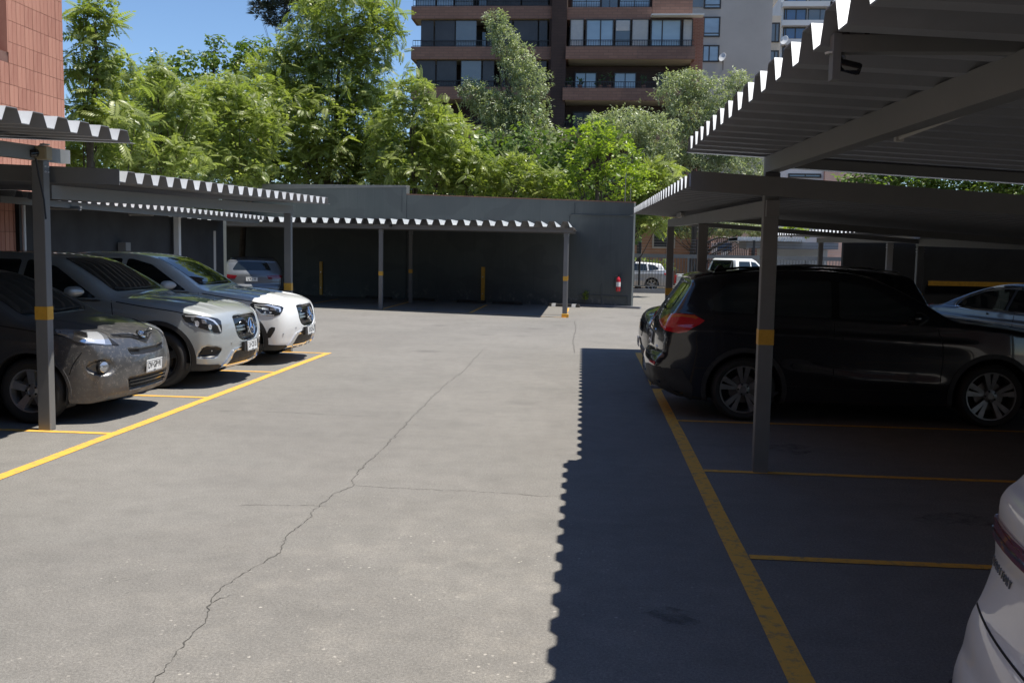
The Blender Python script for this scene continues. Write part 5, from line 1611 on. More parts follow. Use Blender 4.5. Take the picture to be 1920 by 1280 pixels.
for r in range(26):
    for k in range(2):
        o = MB().box(-.24+.24*k+.004, .24*k-.004, -.2, .2, .01+r*.095, .01+r*.095+.085).build('brick', M['redbrick'], bp) if r == 0 and k == 0 else link('brick', bme, bp, (.24*k, 0, r*.095))
        if r == 0 and k == 0: bme = o.data
fn = thing('fence', 'grey metal bar fence along the street with a flat top rail and wires above', 'fence', (0, 45.5, 0))
fx0, fx1 = 1.75, 12.
MB().box(fx0, fx1, -.04, .04, 1.66, 1.84).build('top_rail', M['post'], fn)
MB().box(fx0, fx1, -.03, .03, .30, .36).build('bottom_rail', M['post'], fn)
MB().box(fx0, fx1, -.12, .12, 0, .20).build('plinth', M['under'], fn)
k = 0
bar = MB().box(-.013, .013, -.013, .013, .36, 1.66).build('fence_bar', M['post'], fn, loc=(fx0+.07, 0, 0)); bar_me = bar.data
x = fx0+.21
while x < fx1-.02:
    link('fence_bar', bar_me, fn, (x, 0, 0)); x += .14
for x in (fx0+.02, 4.6, 7.3, 10.): MB().box(x-.04, x+.04, -.06, .06, .2, 1.66).build('fence_post', M['post'], fn)
for x in (2.35, 5.0, 7.6):
    MB().box(x-.05, x+.05, .045, .12, .2, 2.55).build('wire_post', M['rail'], fn)
for z in (1.98, 2.12, 2.26, 2.40, 2.52):
    MB().tube([(fx0, .08, z), (fx1, .08, z)], .006, 4).build('fence_wire', M['satin'], fn)
# small kiosk roof and light houses at the far right
kr = thing('gate_house', 'small gate house with a ribbed flat roof beyond the fence', 'shed', (at(1400, 450, 47).x, 47, 0))
W_ = at(1492, 450, 47).x-at(1400, 450, 47).x
MB().box(0, W_+2, 0, 2.4, 2.2, 2.52).build('roof_edge', M['under'], kr)
m = MB()
for i in range(26):
    xx = -.5+i*.12
    m.box(xx, xx+.06, -.5, 2.6, 2.525, 2.72)
m.box(-.5, 2.65, -.44, 2.5, 2.56, 2.68)
m.build('ribbed_roof', M['sheet'], kr)
for xx in (.35, W_+1.2): MB().box(xx-.07, xx+.07, .1, .24, 0, 2.2).build('post', M['rail'], kr)
MB().box(.9, W_+1.9, 1.6, 2.3, 0, 2.19).build('back_wall', M['offwhite'], kr)
fh = thing('far_house', 'pale house with a grey tiled roof far behind the gate house', 'house', (0, 72, 0))
FX = lambda px: at(px, 470, 72).x
FZ = lambda py: at(1490, py, 72).z
MB().box(FX(1415), FX(1548), 0, 8, 0, FZ(471)).build('wall', M['offwhite'], fh)
MB().hexa([(FX(1412), -.4, FZ(472)), (FX(1505), -.4, FZ(472)), (FX(1505), 8, FZ(472)), (FX(1412), 8, FZ(472)), (FX(1430), 3, FZ(456)), (FX(1490), 3, FZ(456)), (FX(1490), 5, FZ(456)), (FX(1430), 5, FZ(456))]).build('roof', M['concrete'], fh)
for a in (1436, 1470, 1525): window(fh, FX(a), FX(a+14), FZ(484), FZ(475), -.006, 'greypane', fr=.08)
MB().box(FX(1563), FX(1570), -.5, -.3, 0, FZ(455)).build('door_frame', M['offwhite'], fh)
# a building glimpsed between the two right roofs
mbd = thing('apartment_block', 'low block with a pale balcony and brick panel glimpsed between the two right roofs', 'building', (0, 70, 0))
NX = lambda px: at(px, 322, 70).x
NZ = lambda py: at(1540, py, 70).z
MB().box(NX(1440), NX(1545), 0, 6, 0, NZ(319)).build('wall', M['offwhite'], mbd)
MB().box(NX(1545)+.003, NX(1640), -.3, 6, 0, NZ(316)).build('wall_panel', M['pink'], mbd)
window(mbd, NX(1478), NX(1540), NZ(334), NZ(326), -.006, 'bluepane', mull=[NX(1510)], fr=.1)
# ------------------------------------------------------------------ trees
RNG = np.random.default_rng(11)
def leaf_mat(name, a, b, tr=.35, rough=.38, spec=.5):
    t = NT(name); t.set(Roughness=rough, Specular__IOR__Level=spec)
    at_ = t.n('Attribute', _attribute_name='tone')
    c = t.ramp(at_.outputs['Fac'], (0, a), (1, b))
    t.color(c)
    tl = t.n('BsdfTranslucent'); mx = t.n('MixShader', Fac=tr)
    c2 = t.mix(1., c, (1.3, 1.4, .6), 'MULTIPLY'); t.l(c2, tl.inputs['Color'])
    t.l(t.b.outputs[0], mx.inputs[1]); t.l(tl.outputs[0], mx.inputs[2])
    t.l(mx.outputs[0], t.t.nodes['Material Output'].inputs['Surface'])
    return t.m
M['leaf_ail'] = leaf_mat('compound_leaf_green', (.15, .20, .05), (.36, .40, .13), .5, .36, .55)
M['leaf_pep'] = leaf_mat('grey_green_leaf', (.21, .25, .14), (.46, .50, .33), .32)
M['leaf_map'] = leaf_mat('bright_lime_leaf', (.19, .27, .03), (.33, .41, .06), .5)
M['leaf_con'] = leaf_mat('dark_needle', (.016, .026, .016), (.03, .045, .025), .05)
M['leaf_drk'] = leaf_mat('deep_green_leaf', (.06, .11, .028), (.18, .25, .055), .4)
M['bark'] = mat('bark', (.10, .08, .06), .95, var=.4, scale=5, bump=.5, bscale=18)

def leaflet(p, d, n, L, w):
    """kite-shaped leaflet: base, side, tip, side"""
    s = np.cross(n, d); s /= np.linalg.norm(s)+1e-9
    m = p+d*L*.42
    return [p, m+s*w*.5-n*.01*L, p+d*L-n*.10*L, m-s*w*.5-n*.01*L]
def frond(pairs=8, L=.28, w=.10, droop=.30, ang=62, step=None):
    V = []
    for i in range(pairs):
        t = .16+.80*i/pairs
        x, z = t, .06*t-droop*t*t
        dx = np.array([1, 0, .06-2*droop*t]); dx /= np.linalg.norm(dx)
        up = np.array([-dx[2], 0, dx[0]])
        sc = .75+.5*math.sin(PI*min(1, t*1.02))*.6
        for s in (1, -1):
            a = R_(ang-18*t)
            d = dx*math.cos(a)+np.array([0, s, 0])*math.sin(a)-up*.18
            d /= np.linalg.norm(d)
            V.append(leaflet(np.array([x, 0, z]), d, up, L*sc, w*sc))
    dx = np.array([1, 0, .06-2*droop]); dx /= np.linalg.norm(dx)
    V.append(leaflet(np.array([.96, 0, .06*.96-droop*.92]), dx, np.array([-dx[2], 0, dx[0]]), L, w))
    # stalk
    V.append([np.array([0, .006, 0]), np.array([.5, .004, .03-droop*.25]), np.array([1, 0, .06-droop]), np.array([.5, -.004, .03-droop*.25])])
    return np.array(V)
def broad(k=6):
    V = []; r = np.random.default_rng(3)
    for i in range(k):
        a = 2*PI*i/k+r.uniform(-.4, .4); el = r.uniform(-.5, .7)
        d = np.array([math.cos(a)*math.cos(el), math.sin(a)*math.cos(el), math.sin(el)])
        n = np.cross(d, [math.sin(a), -math.cos(a), 0]); n = n/np.linalg.norm(n)
        n = n if n[2] > 0 else -n
        V.append(leaflet(d*.22, d, n, .62, .50))
    return np.array(V)
def narrow(k=9):
    V = []; r = np.random.default_rng(9)
    for i in range(k):
        d = r.normal(size=3); d[2] = d[2]*.7-.45; d /= np.linalg.norm(d)
        n = np.cross(d, [d[1], -d[0], .2]); n /= np.linalg.norm(n)+1e-9
        n = n if n[2] > 0 else -n
        V.append(leaflet(d*r.uniform(.1, .5), d, n, .7, .26))
    return np.array(V)
def needles(k=14):
    V = []; r = np.random.default_rng(5)
    for i in range(k):
        d = r.normal(size=3); d[2] = abs(d[2])*.6; d[0] += .9; d /= np.linalg.norm(d)
        n = np.cross(d, [0, 0, 1.]); n /= np.linalg.norm(n)+1e-9
        V.append(leaflet(np.zeros(3), d, n, 1., .10))
    return np.array(V)
TPL = dict(ail=frond(), pep=narrow(), map=broad(), con=needles(), drk=broad(5))
def euler_rot(yaw, pitch, roll):
    cy, sy, cp, sp, cr, sr = np.cos(yaw), np.sin(yaw), np.cos(pitch), np.sin(pitch), np.cos(roll), np.sin(roll)
    Rm = np.empty((len(yaw), 3, 3))
    Rm[:, 0, 0] = cy*cp; Rm[:, 0, 1] = -sy*cr+cy*sp*sr*-1; Rm[:, 0, 2] = -cy*sp*cr-sy*sr*-1
    Rm[:, 1, 0] = sy*cp; Rm[:, 1, 1] = cy*cr-sy*sp*sr; Rm[:, 1, 2] = -sy*sp*cr-cy*sr
    Rm[:, 2, 0] = sp; Rm[:, 2, 1] = cp*sr; Rm[:, 2, 2] = cp*cr
    return Rm
def foliage(kind, lobes, dens, size, fr=5, hollow=.5):
    """lobes: (centre, (rx, ry, rz)). Returns one crown mesh of leaf-sized faces"""
    T = TPL[kind]
    PP, YY, PI_, RR, SS, TT = [], [], [], [], [], []
    for c, r in lobes:
        r = np.array(r)
        area = 4*PI*((r[0]*r[1])**1.6/3+(r[0]*r[2])**1.6/3+(r[1]*r[2])**1.6/3)**(1/1.6)
        n = max(6, int(area*dens))
        d = RNG.normal(size=(n, 3)); d /= np.linalg.norm(d, axis=1, keepdims=True)
        rad = hollow+(1-hollow)*RNG.random(n)**.55
        rad *= 1+.16*np.sin(d[:, 0]*5+c[0])*np.sin(d[:, 2]*6+c[2])+.10*RNG.normal(size=n)
        p = np.array(c)+d*rad[:, None]*r
        if kind == 'ail':
            p = np.repeat(p, fr, 0); d = np.repeat(d, fr, 0)
            yaw = np.repeat(RNG.random(n)*2*PI, fr)+np.tile(np.arange(fr)*2*PI/fr, n)+RNG.normal(size=n*fr)*.35
            lean = np.repeat(np.abs(RNG.normal(0, .65, n)), fr); ax = np.repeat(np.arctan2(d[::fr, 1], d[::fr, 0])+RNG.normal(size=n)*.9, fr)
            pitch = RNG.normal(.2, .38, n*fr)-lean*np.cos(yaw-ax)
            roll = RNG.normal(0, .3, n*fr)+lean*np.sin(yaw-ax)
            tone = np.repeat(RNG.random(n), fr)*.55+RNG.random(n*fr)*.45
        else:
            yaw = np.arctan2(d[:, 1], d[:, 0])+RNG.normal(size=n)*.9 if kind == 'con' else RNG.random(n)*2*PI
            pitch = RNG.normal(.1, .5, n); roll = RNG.normal(0, .5, n)
            tone = RNG.random(n)
        s = size*RNG.uniform(.65, 1.2, len(p))
        PP.append(p); YY.append(yaw); PI_.append(pitch); RR.append(roll); SS.append(s); TT.append(tone)
    P = np.vstack(PP); Rm = euler_rot(np.concatenate(YY), np.concatenate(PI_), np.concatenate(RR)); S = np.concatenate(SS); tone = np.concatenate(TT)
    k = T.shape[0]
    V = np.einsum('nij,kaj->nkai', Rm, T)*S[:, None, None, None]+P[:, None, None, :]
    q = len(P)*k
    V = V.reshape(-1, 3)
    ok = np.repeat(np.ones(q, bool), 1)
    F = np.arange(q*4).reshape(q, 4)
    me = np_mesh('crown', V, F, M['leaf_'+kind])
    a = me.attributes.new('tone', 'FLOAT', 'FACE')
    a.data.foreach_set('value', np.clip(np.repeat(tone, k)+RNG.normal(0, .1, q), 0, 1).astype(np.float32))
    return me
def tree(label, kind, Y, lobes, dens, size, group=None, trunk_px=None, name='tree', fr=5, depth=.8, hollow=.5, tr=.16, cat='tree', branches=True, fill=11.):
    """lobes as (px, py, rx, ry[, dY]) read off the photo at distance Y; each gets its own depth"""
    L = []
    for i, l in enumerate(lobes):
        dy = l[4] if len(l) > 4 else 0
        c = at(l[0], l[1], Y+dy); k = (Y+dy)/F_PX
        rx, rz = l[2]*k, l[3]*k
        L.append((tuple(c), (rx, max(rx, rz)*depth, rz)))
    bx = np.mean([l[0][0] for l in L]) if trunk_px is None else at(trunk_px, 400, Y).x
    t = thing(name, label, cat, (bx, Y, 0), group=group)
    o = Vector((bx, Y, 0))
    me = foliage(kind, [(tuple(Vector(c)-o), r) for c, r in L], dens, size, fr, hollow)
    link('crown', me, t)
    if kind == 'ail' and fill:
        mi = foliage('drk', [(tuple(Vector(c)-o), tuple(np.array(r)*1.02)) for c, r in L], fill, .20 if kind == 'ail' else .26, hollow=.25)
        mi.materials.clear(); mi.materials.append(M['leaf_'+kind])
        link('inner_foliage', mi, t)
    m = MB()
    zs = sorted(c[2] for c, r in L); zt = zs[-1]; zl = zs[0]
    cx = Vector(L[int(np.argmax([c[2] for c, r in L]))][0])-o
    rr = random.Random(int(abs(bx)*100))
    spine = []
    for i in range(7):
        u = i/6
        spine.append(Vector((cx.x*u*u+rr.uniform(-.12, .12)*(0 < i), cx.y*u*u+rr.uniform(-.1, .1)*(0 < i), -.05+zt*.97*u)))
    m.tube(spine, [tr*(1-.78*i/6) for i in range(7)], 8)
    tk = m.build('trunk', M['bark'], t, smooth=True)
    if branches:
        m = MB()
        for c, r in L:
            p = Vector(c)-o
            for q in range(2):
                s_ = spine[max(1, min(5, int(6*(max(.15, p.z*.62-rr.uniform(0, .8))/zt))))]
                e = p+Vector((rr.uniform(-.6, .6)*r[0], rr.uniform(-.6, .6)*r[1], rr.uniform(-.2, .6)*r[2]))
                mid = (s_+e)/2+Vector((rr.uniform(-.2, .2), rr.uniform(-.2, .2), -.12*(e-s_).length+.15))
                m.tube([s_, mid, e], [tr*.24, tr*.16, tr*.05], 6, caps=False)
        m.build('limb', M['bark'], t, smooth=True)
    return t

tree('tall feathery tree of heaven beside the tiled building, its top fronds against the sky', 'ail', 26.5, [(185, 25, 42, 48), (165, 110, 50, 55), (215, 140, 45, 55, 1), (180, 215, 62, 60), (150, 290, 50, 50, 1), (235, 260, 50, 60, 2)], 3.4, .62, trunk_px=165, group='trees behind the boundary wall')
tree('mid height feathery tree left of centre, right of the tall one by the tiled building', 'ail', 34, [(300, 170, 55, 50), (285, 250, 60, 60), (350, 215, 55, 65, 1), (330, 300, 70, 45)], 3.9, .47, trunk_px=320, group='trees behind the boundary wall')
tree('feathery tree with yellowish top fronds, left of the tallest tree', 'ail', 37, [(420, 190, 60, 50), (400, 270, 60, 60, 1), (470, 240, 60, 65), (440, 310, 80, 45), (500, 190, 45, 50, 2)], 3.9, .47, trunk_px=450, group='trees behind the boundary wall')
tree('tallest feathery tree, rising out of the top of the picture left of the brown block', 'ail', 42, [(650, 20, 95, 60), (590, 85, 75, 50), (700, 75, 55, 60), (560, 150, 65, 55), (640, 150, 90, 60), (600, 230, 85, 65, -1), (680, 240, 70, 70), (620, 310, 90, 50), (520, 120, 40, 35)], 3.0, .56, trunk_px=610, group='trees behind the boundary wall', tr=.2)
tree('light green feathery tree in front of the left corner of the brown block', 'ail', 38, [(770, 175, 38, 45), (745, 240, 60, 55), (810, 235, 50, 55), (760, 310, 75, 55), (840, 300, 55, 55, 1)], 3.9, .47, trunk_px=775, group='trees behind the boundary wall')
tree('broad feathery tree filling the gap behind the left feathery trees', 'ail', 44, [(260, 260, 70, 70), (350, 250, 80, 70), (270, 170, 45, 50), (470, 170, 60, 55), (460, 260, 80, 75), (720, 200, 40, 50), (860, 270, 50, 50), (545, 270, 70, 70), (700, 290, 70, 60), (820, 260, 50, 50), (400, 185, 60, 45), (540, 190, 50, 50)], 2.6, .56, trunk_px=430, group='trees behind the boundary wall', hollow=.35)
tree('low feathery shrub tree above the middle of the back wall', 'ail', 38.5, [(900, 330, 60, 40), (965, 330, 55, 42), (1030, 345, 40, 30), (860, 310, 40, 45)], 3.9, .47, trunk_px=930, group='trees behind the boundary wall')
tree('distant leafy treetops under the patch of sky on the left', 'drk', 56, [(300, 130, 45, 35), (370, 125, 50, 35), (440, 110, 45, 35), (405, 80, 22, 18), (480, 105, 40, 40), (350, 190, 90, 50)], 5.5, .42, trunk_px=380, group='trees behind the boundary wall')
tree('dark pine crown at the top of the picture against the sky', 'con', 62, [(530, -15, 50, 30), (575, -25, 50, 35), (495, 22, 22, 18), (520, 30, 25, 22), (590, 10, 35, 30)], 6., .55, trunk_px=575)
tree('grey green pepper tree leaning up like a tower in front of the brown block', 'pep', 47, [(930, 38, 22, 20), (945, 75, 28, 30), (970, 115, 36, 36), (990, 155, 38, 38), (890, 175, 30, 28), (925, 200, 42, 38), (985, 215, 48, 40), (950, 265, 60, 48), (1010, 275, 52, 48), (980, 320, 70, 40)], 26, .235, trunk_px=985, fr=5)
tree('bright lime green young maple above the right end of the back wall', 'map', 37.5, [(1120, 255, 40, 38), (1155, 290, 52, 42), (1100, 315, 45, 45), (1165, 340, 55, 40), (1065, 345, 35, 30), (1200, 335, 35, 35)], 11, .22, trunk_px=1130, group='trees behind the boundary wall')
tree('grey green rounded tree behind the lime green maple', 'pep', 50, [(1180, 235, 55, 35), (1225, 260, 45, 45), (1215, 310, 50, 45), (1130, 240, 40, 30)], 26, .235, trunk_px=1200, fr=5)
tree('tall loose pepper tree in front of the grey tower, over the right roofs', 'pep', 52, [(1265, 165, 38, 32), (1300, 155, 30, 28), (1290, 215, 48, 42), (1345, 175, 40, 30), (1385, 150, 22, 20), (1355, 225, 48, 42), (1310, 270, 60, 45), (1390, 270, 50, 45), (1300, 320, 50, 40), (1380, 320, 60, 35)], 22, .235, trunk_px=1295, fr=5)
tree('small feathery tree at the end of the back wall under the right roof edge', 'ail', 41, [(1235, 335, 40, 30), (1215, 375, 32, 28), (1218, 418, 30, 16)], 2.2, .75, trunk_px=1160, group='trees behind the boundary wall')
tree('street tree with hanging leaves seen under the second right roof', 'pep', 53.5, [(1250, 425, 26, 18), (1300, 425, 40, 20), (1350, 425, 40, 16), (1400, 425, 40, 14), (1440, 432, 30, 10)], 26, .235, trunk_px=1290, fr=5)
tree('dense dark green tree row glimpsed between the two right roofs', 'drk', 46, [(1640, 330, 55, 40), (1710, 330, 60, 42), (1780, 332, 62, 42), (1850, 335, 62, 42), (1920, 338, 62, 44), (1990, 340, 60, 44)], 15, .36, trunk_px=1760, name='tree')
tree('round green bush beside the gate house roof', 'map', 58, [(1505, 432, 16, 10), (1480, 430, 16, 8)], 10, .3, trunk_px=1500, name='bush', cat='bush', branches=False)
tree('clipped green hedge behind the silver car at the fence', 'drk', 55.5, [(1195, 495, 30, 12), (1240, 497, 30, 12), (1150, 497, 30, 12)], 12, .26, name='hedge', cat='hedge', branches=False, tr=.05)
# the wild planting behind the wall
und = foliage('drk', [((x, y, 4.2), (2.8, 1.6, 3.4)) for x, y in zip(np.linspace(-27, 0, 12), np.linspace(47, 41.5, 12))], 4.5, .42, hollow=.35)
und2 = foliage('drk', [((x, 58+3*math.sin(x), 3.6), (4.6, 2.2, 4.6)) for x in np.linspace(-46, -9, 10)], 1.6, .6)
fw = link('far_thicket', und2); tag(fw, 'far dark thicket of trees filling the gaps behind the feathery trees', 'thicket', kind='stuff')
us = link('undergrowth', und); tag(us, 'dense dark undergrowth behind the back wall', 'undergrowth', kind='stuff')
# weed at the foot of the wall
wdp = wallpt(1.62, -.10, 0)
we = thing('weed', 'small bright green weed growing at the foot of the back wall', 'plant', wdp)
link('leaves', foliage('map', [((0, 0, .30), (.09, .06, .10)), ((.02, 0, .48), (.07, .05, .07))], 120, .10), we)
MB().tube([(0, 0, 0), (.01, 0, .25), (.02, 0, .5)], .008, 5).build('stem', M['bark'], we)
# ------------------------------------------------------------------ cars in place
glc('parked_suv', 'silver SUV with star badge, middle of the three cars nosing out on the left', P_['silver'], 'LV·CS·33', 'old', (-4.48, 12.42, 0), PI)
glc('parked_suv', 'white SUV with star badge, farthest of the three cars nosing out on the left', P_['white'], 'EJ·SZ·56', 'new', (-4.44, 15.0, 0), PI)
city_suv((-4.60, 9.80, 0), PI)
black_suv((5.13, 11.33, 0), PI)
SF, SR = [(-.62, 1.16), (.62, 1.16), (.53, 1.52), (-.53, 1.52)], [(-.56, 1.12), (.56, 1.12), (.48, 1.42), (-.48, 1.42)]
b = suv_body(sx=.90, sz=1.03, w=.87, cell=.03, wr=.33)
plain_car('parked_suv', 'dark blue SUV parked nose out beyond the black SUV', b, P_['navy'], [scl(q, .90, 1.03) for q in SUV_SIDE], [(a, z*1.03) for a, z in SF], [(a, z*1.03) for a, z in SR], (.74, 13.9, 0), 0, .90, 1.03, plate='KS·TL·28', rails=True, spokes=5)
M['burgundy'] = mat('burgundy_lens', (.15, .008, .014), .1, coat=1)
b = suv_body(sx=1., sz=.94, w=.97, cell=.03, wr=.33)
hb = plain_car('parked_hatchback', 'pale blue silver hatchback parked tail out in the shade of the back carport', b, P_['hatch'], [scl(q, 1, .94) for q in SUV_SIDE], [(a, z*.94) for a, z in SF], [(-.60, 1.08), (.60, 1.08), (.44, 1.34), (-.44, 1.34)], (0, 0, 0), 0, 1, .94, rear_plate=('LJ·BZ·98', .80), tail_mat='burgundy', spokes=5)
q = at(472, 540, 29.3); tail = Vector((q.x, q.y, 0)); hd = Vector((-.30, .954, 0))
hb.rotation_euler = (0, 0, math.atan2(-hd.y, -hd.x))
hb.location = tail+hd*4.46
b = Body(top=[(.22, .20), (.08, .26), (.02, .40), (0, .55), (.03, .68), (.12, .76), (.4, .82), (.9, .89), (1.35, .95), (1.55, 1.02), (1.95, 1.24), (2.3, 1.37), (2.7, 1.42), (3.1, 1.40), (3.5, 1.30), (3.9, 1.15), (4.15, 1.05), (4.45, 1.02), (4.68, .99), (4.74, .9), (4.75, .7), (4.7, .45), (4.5, .25)],
    bottom=[(4.3, .20), (.4, .20)], plan=[(-.2, .6), (0, .70), (.12, .80), (.4, .88), (.8, .91), (2, .91), (3.4, .91), (4.2, .89), (4.6, .82), (4.75, .74)], belt=[(0, .78), (1.4, .90), (3.5, .97), (4.8, .98)],
    roofw=[(1.3, .72), (2.2, .58), (3, .57), (3.8, .60), (4.4, .70)], wheels=[(.9, .335), (3.68, .335)], cell=.03, kf=.13, kr=.08, r_low=.07, r_roof=.08, crown=.04, shoulder=.05, creases=[([(.9, .74), (2.4, .80), (4.5, .86)], .016, .03, .1)])
sd = plain_car('parked_saloon', 'steel blue saloon standing lengthways at the far right behind the black SUV', b, P_['sedan'], [[(1.72, .965), (1.85, 1.04), (2.22, 1.24), (2.62, 1.32), (2.66, 1.32), (2.68, .98)], [(2.74, .985), (2.72, 1.325), (3.0, 1.315), (3.30, 1.26), (3.62, 1.13), (3.72, 1.03), (3.66, .995)]], [(-.60, 1.0), (.60, 1.0), (.50, 1.33), (-.50, 1.33)], [(-.55, 1.07), (.55, 1.07), (.46, 1.34), (-.46, 1.34)], (8.6, 13.9, 0), R_(115), lamps=True, spokes=5)
bs = b
for s_ in (1,):
    bs.strip('window_trim', M['chrome'], [(1.70, .955), (2.7, .97), (3.62, .985), (3.76, 1.03), (3.66, 1.14), (3.34, 1.275), (3.0, 1.335), (2.6, 1.345)], 90, sd, .022, True, off=.008)
b = suv_body(sx=.99, sz=.90, w=.86, cell=.035, wr=.30)
fc = plain_car('parked_car', 'silver hatchback parked on the street behind the bar fence', b, P_['far'], [scl(q, .99, .90) for q in SUV_SIDE], [(a, z*.9) for a, z in SF], [(a, z*.9) for a, z in SR], (at(1254, 530, 50).x-4.4, 50, 0), 0, .99, .90, spokes=6, twin=False)

# white pickup beyond the fence
def pickup():
    t = thing('pickup_truck', 'white double cab pickup with a black roll bar beyond the fence', 'pickup', group='cars parked in the lot')
    pm = P_['white']
    low = [(0, .45), (0, .95), (.1, 1.02), (1.35, 1.08), (3.35, 1.08), (3.36, 1.02), (5.15, 1.02), (5.18, .45)]
    MB().prism(low, -.88, .88, 'Y').build('body', pm, t, bevel=.04, smooth=True)
    cabp = [(1.30, 1.08), (1.95, 1.62), (2.15, 1.70), (3.10, 1.70), (3.20, 1.64), (3.34, 1.08)]
    m = MB(); n = len(cabp)
    vs = [(x, s*(.84-.20*(z-1.08)/.62), z) for s in (-1, 1) for x, z in cabp]
    m.add(vs, [(i, (i+1) % n, n+(i+1) % n, n+i) for i in range(n)]+[tuple(range(n))[::-1], tuple(range(n, 2*n))]).build('cab', pm, t, bevel=.03, smooth=True)
    wy = lambda z: .852-.20*(z-1.08)/.62
    for s in (-1, 1):
        for q in ([(1.52, 1.12), (2.0, 1.54), (2.28, 1.58), (2.30, 1.12)], [(2.38, 1.12), (2.36, 1.58), (3.02, 1.58), (3.16, 1.12)]):
            k = len(q)
            MB().add([(x, s*wy(z), z) for x, z in q]+[(x, s*(wy(z)-.03), z) for x, z in q], [tuple(range(k)), tuple(range(k, 2*k))]+[(i, (i+1) % k, k+(i+1) % k, k+i) for i in range(k)]).build('window', M['glass'], t)
        for cx in (.95, 4.1): wheel(t, (cx, s*.87, .37), .37, .23, .24, 6, M, s, False, taper=(.04, .06))
    MB().hexa([(3.335, -.66, 1.14), (3.365, -.66, 1.14), (3.365, .66, 1.14), (3.335, .66, 1.14), (3.215, -.56, 1.58), (3.245, -.56, 1.58), (3.245, .56, 1.58), (3.215, .56, 1.58)]).build('rear_window', M['glass'], t)
    MB().hexa([(1.36, -.68, 1.15), (1.39, -.68, 1.15), (1.39, .68, 1.15), (1.36, .68, 1.15), (1.87, -.58, 1.58), (1.90, -.58, 1.58), (1.90, .58, 1.58), (1.87, .58, 1.58)]).build('windscreen', M['glass'], t)
    MB().tube([(3.75, -.78, 1.02), (3.45, -.70, 1.60), (3.45, .70, 1.60), (3.75, .78, 1.02)], .035, 8).build('roll_bar', M['rail'], t, smooth=True)
    MB().box(3.45, 5.08, -.80, .80, 1.021, 1.035).build('load_bed', M['rubber'], t)
    MB().box(5.18, 5.24, -.7, .7, .55, .95).build('tailgate', pm, t, bevel=.02)
    for s in (-1, 1):
        MB().box(5.10, 5.20, s*.86-.05, s*.86+.05, .62, .95).build('tail_lamp', M['lampred'], t, bevel=.01)
        MB().box(-.02, .12, s*.72-.14, s*.72+.14, .78, .94).build('headlight', M['lampclear'], t, bevel=.02)
    return t
pk = pickup()
pk.rotation_euler = (0, 0, PI+R_(40)); pk.location = (at(1352, 500, 41.5).x+2.56, 43.6, 0)

# white SUV filling the lower right corner
w = .90
b = Body(top=[(.22, .22), (.09, .29), (.03, .44), (0, .62), (.02, .8), (.07, .91), (.2, .985), (.6, 1.05), (1.0, 1.095), (1.27, 1.135), (1.6, 1.315), (1.95, 1.485), (2.2, 1.58), (2.6, 1.63), (3.2, 1.63), (3.7, 1.60), (4.02, 1.56), (4.12, 1.50),
    (4.16, 1.42), (4.235, 1.24), (4.285, 1.135), (4.325, 1.10), (4.345, 1.06), (4.345, .99), (4.350, .93), (4.348, .88), (4.362, .81), (4.385, .74), (4.410, .69), (4.425, .64), (4.435, .58), (4.450, .54), (4.46, .49), (4.46, .36), (4.40, .28), (4.2, .24)],
    bottom=[(4.0, .2), (.4, .2)], plan=[(-.2, w*.62), (0, w*.73), (.12, w*.84), (.35, w*.93), (.7, w*.985), (1, w), (2, w*.985), (3, w*.99), (3.6, w), (4.0, w*.98), (4.25, w*.95), (4.5, w*.90)],
    belt=[(0, .92), (1.3, 1.02), (3.3, 1.08), (4.5, 1.09)], roofw=[(1.2, w*.78), (2.0, w*.685), (2.6, w*.68), (3.9, w*.66), (4.4, w*.74)], wheels=[(.86, .345), (3.50, .345)], cell=.019, kf=.13, kr=.10, r_low=.045, r_roof=.07, crown=.03,
    creases=[([(.9, .84), (2.0, .88), (3.4, .92), (4.3, .94)], .014, .03, .11)])
pm = P_['white']
t, body = base_car('parked_suv', 'white SUV in the lower right corner showing its tail with a red light bar', b, pm, spokes=5)
arches(b, t, M['plastic'], .05)
glasshouse(b, t, SF, SUV_SIDE, [(-.62, 1.13), (.62, 1.13), (.50, 1.50), (-.50, 1.50)])
M['burgundy'] = mat('burgundy_lens', (.15, .008, .014), .1, coat=1)
for o in b.panel('tail_light_bar', M['burgundy'], [(-.88, .935), (.88, .935), (.90, .955), (.89, .985), (.80, .99), (.55, .975), (-.55, .975), (-.80, .99), (-.89, .985), (-.90, .955)], 180, t, off=.012, rim=.02, res=.03):
    b.panel('light_line', M['lampdark'], [(-.86, .95), (.86, .95), (.86, .957), (-.86, .957)], 180, o, off=.016, rim=.01, res=.2)
b.panel('tail_light_end', M['burgundy'], [(4.36, .935), (4.33, .99), (4.18, .99), (4.12, .965), (4.20, .925)], 90, t, True, off=.010, rim=.02)
for i, ch in enumerate('TERRITORY'):
    y = -.80+.030*i
    p, n = surf(b, y, .855, 180)
    text_mesh('model_lettering', ch, .034, M['greypane'], t, face_mtx(p+n*.003, n), .002)
b.strip('panel_gap', M['seam'], [(-.80, .715), (0, .705), (.80, .715)], 180, t, .006, off=.0015)
b.panel('bumper_cladding', M['plastic'], [(-.86, .24), (.86, .24), (.84, .46), (.5, .46), (.44, .40), (-.44, .40), (-.5, .46), (-.84, .46)], 180, t, off=.010, res=.06)
b.panel('bumper_cladding', M['plastic'], [(3.98, .22), (4.46, .22), (4.49, .46), (4.15, .46), (3.98, .36)], 90, t, True, off=.010, res=.06)
p, n = surf(b, 0, .76, 180); number_plate(t, (p.x+.02, 0, .78), (1, 0, .05), 'PK·RW·61')
seams(b, t, [[(1.38, .40), (1.36, .8), (1.40, 1.02)], [(2.50, .38), (2.51, 1.06)]])
t.location = (5.53, 2.20, 0); t.rotation_euler = (0, 0, PI)

